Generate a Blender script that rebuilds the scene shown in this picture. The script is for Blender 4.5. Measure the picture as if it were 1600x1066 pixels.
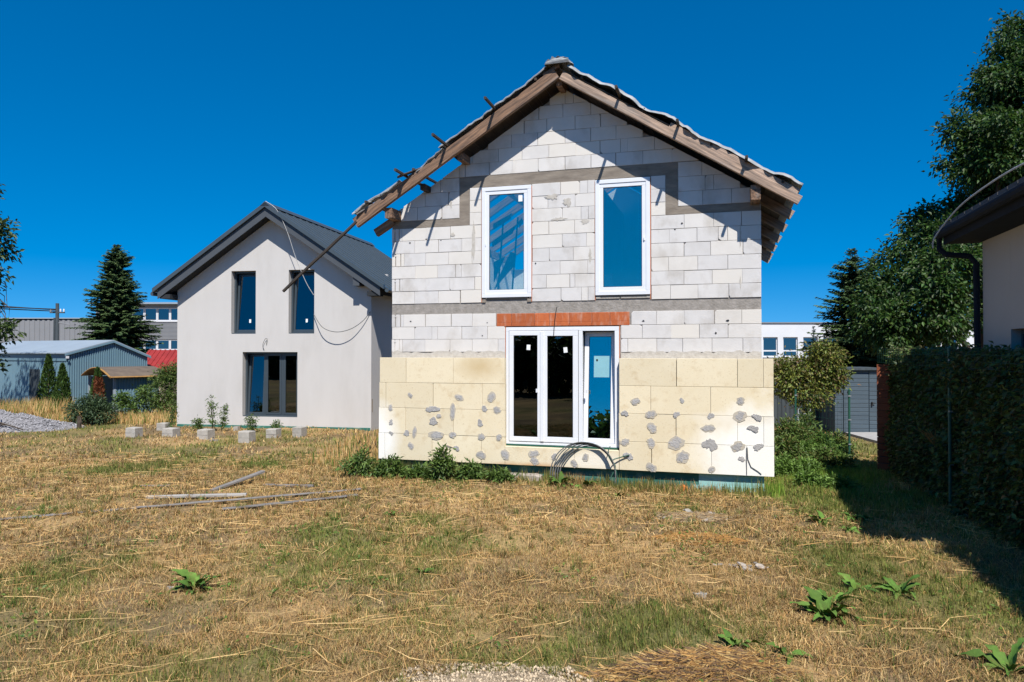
import bpy, math, random
import numpy as np
from mathutils import Vector, Matrix, Euler

for o in list(bpy.data.objects):
    bpy.data.objects.remove(o)
S = bpy.context.scene
COL = S.collection
random.seed(7)
RNG = np.random.default_rng(11)

# ------------------------------------------------------------------ camera
CAM_H = 2.45
cam = bpy.data.cameras.new('camera')
cam.sensor_width = 36.0
cam.lens = 36.0 * 1130 / 1600
cam.clip_start = 0.1
cam.clip_end = 2000
camo = bpy.data.objects.new('camera', cam)
COL.objects.link(camo)
camo.location = (0, 0, CAM_H)
camo.rotation_euler = (math.radians(90) + math.atan(14 / 1130), 0, 0)
S.camera = camo

# ------------------------------------------------------------------ sky and sun
SUN = Vector((0.216, -1.106, 1.56)).normalized()      # towards the sun
SUN_EL = math.asin(SUN.z)
SUN_ROT = math.atan2(SUN.x, SUN.y)
world = bpy.data.worlds.new('World')
S.world = world
world.use_nodes = True
wn = world.node_tree
wn.nodes.clear()
w_out = wn.nodes.new('ShaderNodeOutputWorld')
w_bg = wn.nodes.new('ShaderNodeBackground')
w_sky = wn.nodes.new('ShaderNodeTexSky')
w_sky.sky_type = 'NISHITA'
w_sky.sun_disc = False
w_sky.sun_elevation = SUN_EL
w_sky.sun_rotation = SUN_ROT
w_sky.altitude = 600
w_sky.air_density = 1.0
w_sky.dust_density = 0.0
w_sky.ozone_density = 2.0
w_hsv = wn.nodes.new('ShaderNodeHueSaturation')
w_hsv.inputs['Hue'].default_value = 0.500
w_hsv.inputs['Saturation'].default_value = 1.6
w_hsv.inputs['Value'].default_value = 1.0
w_tc = wn.nodes.new('ShaderNodeTexCoord')
w_add = wn.nodes.new('ShaderNodeVectorMath')
w_add.operation = 'ADD'
w_add.inputs[1].default_value = (0, 0, 0.15)
w_nrm = wn.nodes.new('ShaderNodeVectorMath')
w_nrm.operation = 'NORMALIZE'
wn.links.new(w_tc.outputs['Generated'], w_add.inputs[0])
wn.links.new(w_add.outputs[0], w_nrm.inputs[0])
wn.links.new(w_nrm.outputs[0], w_sky.inputs['Vector'])
wn.links.new(w_sky.outputs[0], w_hsv.inputs['Color'])
wn.links.new(w_hsv.outputs[0], w_bg.inputs['Color'])
wn.links.new(w_bg.outputs[0], w_out.inputs['Surface'])
w_bg.inputs['Strength'].default_value = 0.1

sl = bpy.data.lights.new('sun', 'SUN')
sl.energy = 5.0
sl.angle = math.radians(0.5)
sl.color = (1.0, 0.955, 0.89)
slo = bpy.data.objects.new('sun', sl)
COL.objects.link(slo)
slo.location = (10, -30, 40)
slo.rotation_euler = (-SUN).to_track_quat('-Z', 'Y').to_euler()

S.view_settings.view_transform = 'Standard'
S.view_settings.look = 'None'
S.view_settings.exposure = 0.52
S.view_settings.gamma = 1.0
S.view_settings.use_curve_mapping = False
S.cycles.max_bounces = 6
S.cycles.transparent_max_bounces = 8
S.cycles.caustics_reflective = False
S.cycles.caustics_refractive = False


# ------------------------------------------------------------------ helpers
class MB:
    """collects faces, build() links them as one mesh object"""
    def __init__(s):
        s.v = []
        s.f = []

    def add(s, vs, fs):
        n = len(s.v)
        s.v.extend([tuple(v) for v in vs])
        s.f.extend([tuple(i + n for i in f) for f in fs])
        return s

    def box(s, x0, x1, y0, y1, z0, z1, M=None):
        vs = [Vector(p) for p in ((x0, y0, z0), (x1, y0, z0), (x1, y1, z0), (x0, y1, z0),
                                  (x0, y0, z1), (x1, y0, z1), (x1, y1, z1), (x0, y1, z1))]
        if M:
            vs = [M @ v for v in vs]
        return s.add(vs, [(0, 3, 2, 1), (4, 5, 6, 7), (0, 1, 5, 4), (1, 2, 6, 5), (2, 3, 7, 6), (3, 0, 4, 7)])

    def prism(s, poly, y0, y1, ch=0.0):
        """polygon in (x, z), seen from -y; front at y0, back at y1, optional front chamfer"""
        n = len(poly)
        cx = sum(p[0] for p in poly) / n
        cz = sum(p[1] for p in poly) / n
        vs = []
        if ch > 0:
            for x, z in poly:
                dx, dz = cx - x, cz - z
                l = math.hypot(dx, dz) or 1
                vs.append((x + (ch * 1.1 if dx > 0 else -ch * 1.1), y0, z + (ch * 1.1 if dz > 0 else -ch * 1.1)))
            vs += [(x, y0 + ch, z) for x, z in poly]
            vs += [(x, y1, z) for x, z in poly]
            rings = 3
        else:
            vs += [(x, y0, z) for x, z in poly]
            vs += [(x, y1, z) for x, z in poly]
            rings = 2
        fs = [tuple(range(n))]
        for r in range(rings - 1):
            for i in range(n):
                j = (i + 1) % n
                fs.append((r * n + i, (r + 1) * n + i, (r + 1) * n + j, r * n + j))
        fs.append(tuple((rings - 1) * n + i for i in reversed(range(n))))
        return s.add(vs, fs)

    def tube(s, pts, r, n=6, caps=True):
        pts = [Vector(p) for p in pts]
        rs = r if isinstance(r, (list, tuple)) else [r] * len(pts)
        vs, fs = [], []
        for i, p in enumerate(pts):
            t = (pts[min(i + 1, len(pts) - 1)] - pts[max(i - 1, 0)]).normalized()
            a = t.cross(Vector((0, 0, 1)))
            if a.length < 1e-3:
                a = Vector((1, 0, 0))
            a.normalize()
            b = t.cross(a)
            for k in range(n):
                q = 2 * math.pi * k / n
                vs.append(p + (a * math.cos(q) + b * math.sin(q)) * rs[i])
        for i in range(len(pts) - 1):
            for k in range(n):
                l = (k + 1) % n
                fs.append((i * n + k, i * n + l, (i + 1) * n + l, (i + 1) * n + k))
        if caps:
            fs.append(tuple(reversed(range(n))))
            fs.append(tuple((len(pts) - 1) * n + k for k in range(n)))
        return s.add(vs, fs)

    def mesh(s, name, mat, smooth=False):
        me = bpy.data.meshes.new(name)
        me.from_pydata(s.v, [], s.f)
        me.update()
        if mat:
            me.materials.append(mat)
        if smooth:
            for p in me.polygons:
                p.use_smooth = True
        return me

    def build(s, name, mat, parent=None, smooth=False):
        return link(name, s.mesh(name, mat, smooth), parent)


def link(name, me, parent=None, loc=None, rot=None, scale=None, mw=None):
    o = bpy.data.objects.new(name, me)
    COL.objects.link(o)
    if parent:
        o.parent = parent
    if mw is not None:
        o.matrix_local = mw
    if loc is not None:
        o.location = loc
    if rot is not None:
        o.rotation_euler = rot
    if scale is not None:
        o.scale = scale
    return o


def tag(o, label, cat=None, group=None, kind=None):
    if label:
        o['label'] = label
    if cat:
        o['category'] = cat
    if group:
        o['group'] = group
    if kind:
        o['kind'] = kind
    return o


def thing(name, label, cat, loc=(0, 0, 0), rz=0.0, group=None):
    o = bpy.data.objects.new(name, None)
    COL.objects.link(o)
    o.location = loc
    o.rotation_euler = (0, 0, rz)
    o.empty_display_size = 0.2
    return tag(o, label, cat, group)


def beam(name, p0, p1, w, h, mat, parent=None, up=(0, 0, 1), ch=0.006, wob=0.0, taper=1.0):
    """timber from p0 to p1 (centre line); the mesh's x runs along the grain"""
    p0, p1 = Vector(p0), Vector(p1)
    d = p1 - p0
    L = d.length
    x = d.normalized()
    y = Vector(up).cross(x)
    if y.length < 1e-4:
        y = Vector((0, 1, 0))
    y.normalize()
    z = x.cross(y)
    M = Matrix((x, y, z)).transposed().to_4x4()
    M.translation = p0
    n = 2 if wob == 0 else max(3, int(L / 0.35))
    vs, fs = [], []
    a, b = w / 2, h / 2
    prof = [(-a + ch, -b), (a - ch, -b), (a, -b + ch), (a, b - ch), (a - ch, b), (-a + ch, b), (-a, b - ch), (-a, -b + ch)]
    for i in range(n):
        t = i / (n - 1)
        oy = random.uniform(-wob, wob)
        oz = random.uniform(-wob, wob)
        k = 1 + (taper - 1) * t
        for (py, pz) in prof:
            vs.append((t * L, py * k + oy, pz * k + oz))
    m = len(prof)
    for i in range(n - 1):
        for k in range(m):
            l = (k + 1) % m
            fs.append((i * m + k, i * m + l, (i + 1) * m + l, (i + 1) * m + k))
    fs.append(tuple(reversed(range(m))))
    fs.append(tuple((n - 1) * m + k for k in range(m)))
    mb = MB().add(vs, fs)
    return link(name, mb.mesh(name, mat), parent, mw=M)


def clip(poly, a, b, c):
    """keep the side a*x + b*z <= c"""
    out = []
    n = len(poly)
    for i in range(n):
        p, q = poly[i], poly[(i + 1) % n]
        dp, dq = a * p[0] + b * p[1] - c, a * q[0] + b * q[1] - c
        if dp <= 0:
            out.append(p)
        if (dp < 0 < dq) or (dq < 0 < dp):
            t = dp / (dp - dq)
            out.append((p[0] + (q[0] - p[0]) * t, p[1] + (q[1] - p[1]) * t))
    return out


def np_mesh(name, V, F, mat, parent=None, col=None, smooth=False):
    """fast mesh: V (n,3), F (m,k) all the same size, col (n,3) -> attribute Col"""
    me = bpy.data.meshes.new(name)
    V = np.ascontiguousarray(V, dtype=np.float32)
    F = np.ascontiguousarray(F, dtype=np.int32)
    m, k = F.shape
    me.vertices.add(len(V))
    me.vertices.foreach_set('co', V.ravel())
    me.loops.add(m * k)
    me.loops.foreach_set('vertex_index', F.ravel())
    me.polygons.add(m)
    me.polygons.foreach_set('loop_start', np.arange(0, m * k, k, dtype=np.int32))
    if smooth:
        me.polygons.foreach_set('use_smooth', np.ones(m, dtype=bool))
    if col is not None:
        at = me.color_attributes.new('Col', 'FLOAT_COLOR', 'POINT')
        c4 = np.ones((len(V), 4), dtype=np.float32)
        c4[:, :3] = col
        at.data.foreach_set('color', c4.ravel())
    me.update(calc_edges=True)
    if mat:
        me.materials.append(mat)
    return link(name, me, parent)


def _h(ix, iy, seed):
    n = (ix * 374761393 + iy * 668265263 + seed * 1274126177) & 0xFFFFFFFF
    n = ((n ^ (n >> 13)) * 1274126177) & 0xFFFFFFFF
    return ((n ^ (n >> 16)) & 0xFFFF) / 65535.0


def vnoise(x, y, sc, seed=0):
    x = np.asarray(x, dtype=np.float64) / sc + 1000
    y = np.asarray(y, dtype=np.float64) / sc + 1000
    ix, iy = np.floor(x).astype(np.int64), np.floor(y).astype(np.int64)
    fx, fy = x - ix, y - iy
    fx, fy = fx * fx * (3 - 2 * fx), fy * fy * (3 - 2 * fy)
    a, b = _h(ix, iy, seed), _h(ix + 1, iy, seed)
    c, d = _h(ix, iy + 1, seed), _h(ix + 1, iy + 1, seed)
    return (a * (1 - fx) + b * fx) * (1 - fy) + (c * (1 - fx) + d * fx) * fy


def fbm(x, y, sc, seed=0, o=4):
    t, a, s = 0, 1, 0
    for i in range(o):
        t = t + a * vnoise(x, y, sc / 2 ** i, seed + i * 17)
        s += a
        a *= 0.55
    return t / s


# ------------------------------------------------------------------ materials
def newmat(name):
    m = bpy.data.materials.new(name)
    m.use_nodes = True
    nt = m.node_tree
    return m, nt, nt.nodes['Principled BSDF']


def pm(name, c1, c2, scale=8.0, rough=0.8, bump=0.0, bscale=None, stretch=(1, 1, 1), world=False, rnd=0.0, stain=None,
       sscale=1.2, samt=0.5, metal=0.0, detail=6.0, lo=0.3, hi=0.7, spec=0.3, rtint=None, wstain=False):
    """noise-mixed colour c1..c2, per-object tint rnd, larger stains, bump"""
    m, nt, b = newmat(name)
    N, L = nt.nodes, nt.links
    if world:
        g = N.new('ShaderNodeNewGeometry').outputs['Position']
    else:
        g = N.new('ShaderNodeTexCoord').outputs['Object']
    oi = N.new('ShaderNodeObjectInfo')
    mp = N.new('ShaderNodeMapping')
    mp.inputs['Scale'].default_value = stretch
    L.new(g, mp.inputs['Vector'])
    off = N.new('ShaderNodeVectorMath')
    off.operation = 'ADD'
    L.new(mp.outputs[0], off.inputs[0])
    if rnd and not world:
        mul = N.new('ShaderNodeMath')
        mul.operation = 'MULTIPLY'
        mul.inputs[1].default_value = 37.0
        L.new(oi.outputs['Random'], mul.inputs[0])
        L.new(mul.outputs[0], off.inputs[1])
    nz = N.new('ShaderNodeTexNoise')
    nz.inputs['Scale'].default_value = scale
    nz.inputs['Detail'].default_value = detail
    nz.inputs['Roughness'].default_value = 0.62
    L.new(off.outputs[0], nz.inputs['Vector'])
    mr = N.new('ShaderNodeMapRange')
    mr.inputs['From Min'].default_value = lo
    mr.inputs['From Max'].default_value = hi
    L.new(nz.outputs['Fac'], mr.inputs['Value'])
    mx = N.new('ShaderNodeMix')
    mx.data_type = 'RGBA'
    mx.inputs['A'].default_value = (*c1, 1)
    mx.inputs['B'].default_value = (*c2, 1)
    L.new(mr.outputs[0], mx.inputs['Factor'])
    out = mx.outputs['Result']
    if stain:
        n2 = N.new('ShaderNodeTexNoise')
        n2.inputs['Scale'].default_value = sscale
        n2.inputs['Detail'].default_value = 7
        n2.inputs['Roughness'].default_value = 0.6
        if wstain:
            wm = N.new('ShaderNodeMapping')
            wm.inputs['Scale'].default_value = (1.0, 1.0, 0.7)
            L.new(N.new('ShaderNodeNewGeometry').outputs['Position'], wm.inputs['Vector'])
            L.new(wm.outputs[0], n2.inputs['Vector'])
        else:
            L.new(off.outputs[0], n2.inputs['Vector'])
        r2 = N.new('ShaderNodeMapRange')
        r2.inputs['From Min'].default_value = 0.52
        r2.inputs['From Max'].default_value = 0.75
        r2.inputs['To Max'].default_value = samt
        L.new(n2.outputs['Fac'], r2.inputs['Value'])
        m2 = N.new('ShaderNodeMix')
        m2.data_type = 'RGBA'
        m2.inputs['B'].default_value = (*stain, 1)
        L.new(r2.outputs[0], m2.inputs['Factor'])
        L.new(out, m2.inputs['A'])
        out = m2.outputs['Result']
    if rnd:
        if rtint:
            m4 = N.new('ShaderNodeMix')
            m4.data_type = 'RGBA'
            m4.inputs['B'].default_value = (*rtint, 1)
            pw = N.new('ShaderNodeMath')
            pw.operation = 'POWER'
            pw.inputs[1].default_value = 2.2
            L.new(oi.outputs['Random'], pw.inputs[0])
            L.new(pw.outputs[0], m4.inputs['Factor'])
            L.new(out, m4.inputs['A'])
            out = m4.outputs['Result']
        hv = N.new('ShaderNodeHueSaturation')
        r3 = N.new('ShaderNodeMapRange')
        r3.inputs['To Min'].default_value = 1 - rnd
        r3.inputs['To Max'].default_value = 1 + rnd * 0.5
        L.new(oi.outputs['Random'], r3.inputs['Value'])
        L.new(r3.outputs[0], hv.inputs['Value'])
        L.new(out, hv.inputs['Color'])
        out = hv.outputs[0]
    L.new(out, b.inputs['Base Color'])
    b.inputs['Roughness'].default_value = rough
    b.inputs['Metallic'].default_value = metal
    b.inputs['Specular IOR Level'].default_value = spec
    if bump:
        bp = N.new('ShaderNodeBump')
        bp.inputs['Strength'].default_value = bump
        bp.inputs['Distance'].default_value = 0.02
        if bscale:
            nb = N.new('ShaderNodeTexNoise')
            nb.inputs['Scale'].default_value = bscale
            nb.inputs['Detail'].default_value = 5
            L.new(off.outputs[0], nb.inputs['Vector'])
            L.new(nb.outputs['Fac'], bp.inputs['Height'])
        else:
            L.new(nz.outputs['Fac'], bp.inputs['Height'])
        L.new(bp.outputs[0], b.inputs['Normal'])
    return m


def attr_mat(name, rough=0.6, trans=0.0, spec=0.25, tcol=(0.3, 0.5, 0.05)):
    """colour from the mesh's own Col attribute, optional leaf translucency"""
    m, nt, b = newmat(name)
    N, L = nt.nodes, nt.links
    at = N.new('ShaderNodeAttribute')
    at.attribute_name = 'Col'
    L.new(at.outputs['Color'], b.inputs['Base Color'])
    b.inputs['Roughness'].default_value = rough
    b.inputs['Specular IOR Level'].default_value = spec
    if trans:
        tr = N.new('ShaderNodeBsdfTranslucent')
        hv = N.new('ShaderNodeHueSaturation')
        hv.inputs['Value'].default_value = 1.6
        L.new(at.outputs['Color'], hv.inputs['Color'])
        L.new(hv.outputs[0], tr.inputs['Color'])
        mx = N.new('ShaderNodeMixShader')
        mx.inputs[0].default_value = trans
        L.new(b.outputs[0], mx.inputs[1])
        L.new(tr.outputs[0], mx.inputs[2])
        L.new(mx.outputs[0], N['Material Output'].inputs['Surface'])
    return m


def glass_mat(name, refl, tint, gloss=(0.85, 0.95, 1.0)):
    """coated window glass: part mirror, part tinted see-through"""
    m, nt, b = newmat(name)
    N, L = nt.nodes, nt.links
    N.remove(b)
    t = N.new('ShaderNodeBsdfTransparent')
    t.inputs['Color'].default_value = (*tint, 1)
    g = N.new('ShaderNodeBsdfGlossy')
    g.inputs['Roughness'].default_value = 0.004
    g.inputs['Color'].default_value = (*gloss, 1)
    lw = N.new('ShaderNodeFresnel')
    lw.inputs['IOR'].default_value = 1.6
    ad = N.new('ShaderNodeMath')
    ad.operation = 'ADD'
    ad.use_clamp = True
    ad.inputs[1].default_value = refl
    L.new(lw.outputs[0], ad.inputs[0])
    mx = N.new('ShaderNodeMixShader')
    L.new(ad.outputs[0], mx.inputs[0])
    L.new(t.outputs[0], mx.inputs[1])
    L.new(g.outputs[0], mx.inputs[2])
    L.new(mx.outputs[0], N['Material Output'].inputs['Surface'])
    return m


M = {}
M['block'] = pm('aerated_block', (0.67, 0.65, 0.63), (0.59, 0.57, 0.55), 3.0, 0.92, 0.22, 60, rnd=0.10,
                stain=(0.36, 0.32, 0.27), sscale=1.9, samt=0.75, wstain=True, rtint=(0.61, 0.575, 0.52))
M['mortar'] = pm('mortar', (0.34, 0.31, 0.28), (0.22, 0.20, 0.175), 9.0, 0.95, 0.5, 30)
M['rough_mortar'] = pm('rough_mortar', (0.52, 0.49, 0.44), (0.40, 0.365, 0.315), 14.0, 0.95, 0.35, 40)
M['concrete'] = pm('cast_concrete', (0.275, 0.235, 0.19), (0.165, 0.138, 0.112), 5.0, 0.9, 0.4, 35, stretch=(0.6, 1, 2.2),
                   stain=(0.34, 0.30, 0.25), sscale=3.0, samt=0.4)
M['terracotta'] = pm('terracotta', (0.50, 0.135, 0.045), (0.40, 0.10, 0.035), 6.0, 0.85, 0.35, 45, rnd=0.18,
                     stain=(0.55, 0.38, 0.30), sscale=4.0, samt=0.6, stretch=(3, 1, 0.8))
M['plinth'] = pm('green_plinth', (0.022, 0.115, 0.088), (0.035, 0.16, 0.125), 4.0, 0.8, 0.15, 30, stain=(0.3, 0.45, 0.38), sscale=3, samt=0.6)
M['plinth_light'] = pm('pale_plinth', (0.30, 0.52, 0.50), (0.22, 0.42, 0.40), 5.0, 0.8, 0.15, 30)
M['adhesive'] = pm('grey_adhesive', (0.44, 0.425, 0.405), (0.31, 0.30, 0.29), 22.0, 0.95, 0.7, 60, rnd=0.08)
M['pvc'] = pm('white_pvc', (0.72, 0.735, 0.76), (0.67, 0.685, 0.71), 3.0, 0.32, 0, spec=0.5)
M['seal'] = pm('black_seal', (0.02, 0.022, 0.025), (0.03, 0.03, 0.032), 5.0, 0.6)
M['redfoam'] = pm('brick_reveal', (0.42, 0.13, 0.06), (0.50, 0.2, 0.1), 15.0, 0.9, 0.4)
M['oldwood'] = pm('weathered_timber', (0.30, 0.175, 0.105), (0.075, 0.053, 0.042), 6.0, 0.85, 0.7, None, stretch=(0.35, 4.5, 4.5), rnd=0.12,
                  stain=(0.30, 0.27, 0.24), sscale=1.6, samt=0.7, lo=0.32, hi=0.66)
M['palewood'] = pm('pale_weathered_timber', (0.47, 0.33, 0.24), (0.17, 0.13, 0.105), 6.0, 0.85, 0.6, None, stretch=(0.3, 4.5, 4.5), rnd=0.12,
                   stain=(0.45, 0.41, 0.37), sscale=1.4, samt=0.7, lo=0.34, hi=0.66)
M['darkwood'] = pm('dark_batten', (0.075, 0.058, 0.046), (0.035, 0.03, 0.026), 5.0, 0.85, 0.4, None, stretch=(0.5, 8, 8), rnd=0.2)
M['board'] = pm('sheathing_board', (0.17, 0.125, 0.085), (0.10, 0.075, 0.055), 5.0, 0.85, 0.4, None, stretch=(6, 0.5, 6), rnd=0.25)
M['tarp'] = pm('grey_tarp', (0.36, 0.37, 0.37), (0.20, 0.21, 0.21), 4.0, 0.55, 0.5, 14, stretch=(1, 0.5, 1), stain=(0.30, 0.28, 0.25), sscale=2.0, samt=0.5)
M['greyplank'] = pm('silvered_plank', (0.25, 0.235, 0.22), (0.11, 0.10, 0.093), 6.0, 0.9, 0.6, None, stretch=(0.4, 9, 9), rnd=0.15)
M['plaster'] = pm('white_render', (0.52, 0.50, 0.478), (0.485, 0.465, 0.442), 1.3, 0.9, 0.15, 120, stretch=(1.6, 1, 0.5), stain=(0.43, 0.41, 0.385), sscale=0.9, samt=0.6)
M['plaster_right'] = pm('cream_render', (0.43, 0.39, 0.35), (0.40, 0.36, 0.325), 1.3, 0.9, 0.12, 120)
M['anthracite'] = pm('anthracite_metal', (0.055, 0.072, 0.085), (0.046, 0.062, 0.074), 2.0, 0.42, 0, spec=0.5)
M['fascia'] = pm('grey_fascia', (0.070, 0.078, 0.088), (0.062, 0.069, 0.078), 3.0, 0.5)
M['darkgutter'] = pm('dark_gutter', (0.022, 0.026, 0.034), (0.018, 0.021, 0.028), 3.0, 0.9, spec=0.08)
M['adhesive_thin'] = pm('thin_adhesive', (0.50, 0.445, 0.355), (0.42, 0.385, 0.32), 22.0, 0.95, 0.4, 60, rnd=0.06)
M['soffit'] = pm('dark_soffit', (0.035, 0.038, 0.042), (0.03, 0.033, 0.036), 3.0, 0.9, spec=0.08)
M['darkframe'] = pm('anthracite_pvc', (0.045, 0.06, 0.072), (0.04, 0.054, 0.066), 3.0, 0.35, spec=0.5)
M['paper'] = pm('white_paper', (0.78, 0.79, 0.8), (0.72, 0.73, 0.74), 5.0, 0.7)
M['paleplank'] = pm('bleached_plank', (0.42, 0.40, 0.37), (0.24, 0.225, 0.205), 6.0, 0.9, 0.6, None, stretch=(0.4, 9, 9))
M['filmsheet'] = pm('pale_blue_sheet', (0.22, 0.43, 0.48), (0.19, 0.38, 0.43), 4.0, 0.5)
M['castblock'] = pm('cast_footing', (0.40, 0.375, 0.335), (0.30, 0.28, 0.245), 9.0, 0.92, 0.5, 40, rnd=0.1, stain=(0.24, 0.21, 0.17), sscale=4, samt=0.5)
M['cable'] = pm('grey_cable', (0.13, 0.135, 0.13), (0.085, 0.09, 0.09), 9.0, 0.5)
M['whitecable'] = pm('pale_cable', (0.46, 0.46, 0.45), (0.36, 0.36, 0.35), 9.0, 0.5)
M['black'] = pm('black_plastic', (0.02, 0.02, 0.02), (0.03, 0.03, 0.03), 9.0, 0.5)
M['tealmetal'] = pm('blue_grey_sheet', (0.145, 0.245, 0.300), (0.125, 0.215, 0.265), 1.2, 0.5, 0, stain=(0.14, 0.20, 0.23), sscale=0.7, samt=0.5, spec=0.5)
M['roofgrey'] = pm('pale_sheet_roof', (0.28, 0.33, 0.37), (0.24, 0.285, 0.325), 0.8, 0.5, 0, spec=0.5)
M['factory'] = pm('grey_cladding', (0.22, 0.225, 0.235), (0.19, 0.195, 0.205), 0.6, 0.6)
M['redtile'] = pm('red_roof_sheet', (0.30, 0.032, 0.028), (0.20, 0.022, 0.02), 2.0, 0.5, 0)
M['bitumen'] = pm('brown_bitumen', (0.15, 0.115, 0.085), (0.09, 0.07, 0.055), 3.0, 0.9, 0.3)
M['yellowwood'] = pm('yellow_trim', (0.38, 0.21, 0.06), (0.26, 0.14, 0.05), 6.0, 0.8)
M['whitewall'] = pm('far_white_wall', (0.62, 0.63, 0.65), (0.56, 0.57, 0.59), 0.5, 0.9)
M['farbrown'] = pm('far_beige_wall', (0.36, 0.30, 0.24), (0.30, 0.25, 0.2), 0.5, 0.9)
M['shedgrey'] = pm('grey_shed_board', (0.075, 0.105, 0.13), (0.06, 0.085, 0.108), 4.0, 0.6, 0.2, None, stretch=(0.5, 5, 5), rnd=0.08)
M['redboard'] = pm('red_brown_board', (0.26, 0.075, 0.032), (0.19, 0.055, 0.026), 5.0, 0.7, 0.3, None, stretch=(0.5, 6, 6), rnd=0.15)
M['fencewood'] = pm('dark_fence_board', (0.06, 0.075, 0.085), (0.04, 0.05, 0.058), 5.0, 0.8, 0.3, None, stretch=(5, 5, 0.5), rnd=0.2)
M['greenpost'] = pm('green_post', (0.02, 0.09, 0.06), (0.018, 0.075, 0.05), 5.0, 0.5)
M['bark'] = pm('bark', (0.10, 0.075, 0.055), (0.05, 0.04, 0.03), 8.0, 0.95, 0.8, None, stretch=(3, 3, 0.6))
M['gravel'] = pm('grey_gravel', (0.27, 0.26, 0.265), (0.13, 0.128, 0.135), 16.0, 0.95, 1.0, 30)
M['sandgravel'] = pm('sandy_gravel', (0.40, 0.31, 0.20), (0.22, 0.165, 0.105), 40.0, 0.95, 1.0, 60, world=True)
M['stone'] = pm('pale_stone', (0.42, 0.37, 0.32), (0.27, 0.23, 0.19), 9.0, 0.9, 0.5, rnd=0.2)
M['orangeplastic'] = pm('orange_scrap', (0.6, 0.2, 0.04), (0.5, 0.16, 0.03), 9.0, 0.6)
M['sheetscrap'] = pm('pale_scrap', (0.36, 0.34, 0.30), (0.20, 0.18, 0.15), 9.0, 0.8, 0.4, rnd=0.2)
M['alu'] = pm('aluminium', (0.5, 0.52, 0.54), (0.42, 0.44, 0.46), 4.0, 0.4, metal=0.6)
M['pathgrey'] = pm('concrete_paving', (0.36, 0.35, 0.34), (0.28, 0.27, 0.26), 8.0, 0.9, 0.2)
M['tile_dark'] = pm('dark_roof_tile', (0.06, 0.06, 0.065), (0.04, 0.04, 0.045), 6.0, 0.7)
M['glass_up'] = glass_mat('coated_glass', 0.22, (0.80, 0.86, 0.87), (0.7, 0.98, 0.88))
M['glass_door'] = glass_mat('door_glass', 0.035, (0.16, 0.17, 0.17))
M['glass_blue'] = glass_mat('tilted_door_glass', 0.26, (0.84, 0.88, 0.88), (0.7, 0.98, 0.88))
M['glass_dark'] = glass_mat('dark_glass', 0.06, (0.28, 0.30, 0.33))
M['glass_far'] = glass_mat('far_glass', 0.10, (0.15, 0.16, 0.18))
M['leaf'] = attr_mat('leaf', 0.5, 0.26, 0.3)
M['grass'] = attr_mat('grass_blade', 0.75, 0.22, 0.15)
M['needle'] = attr_mat('needle', 0.6, 0.08)


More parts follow.
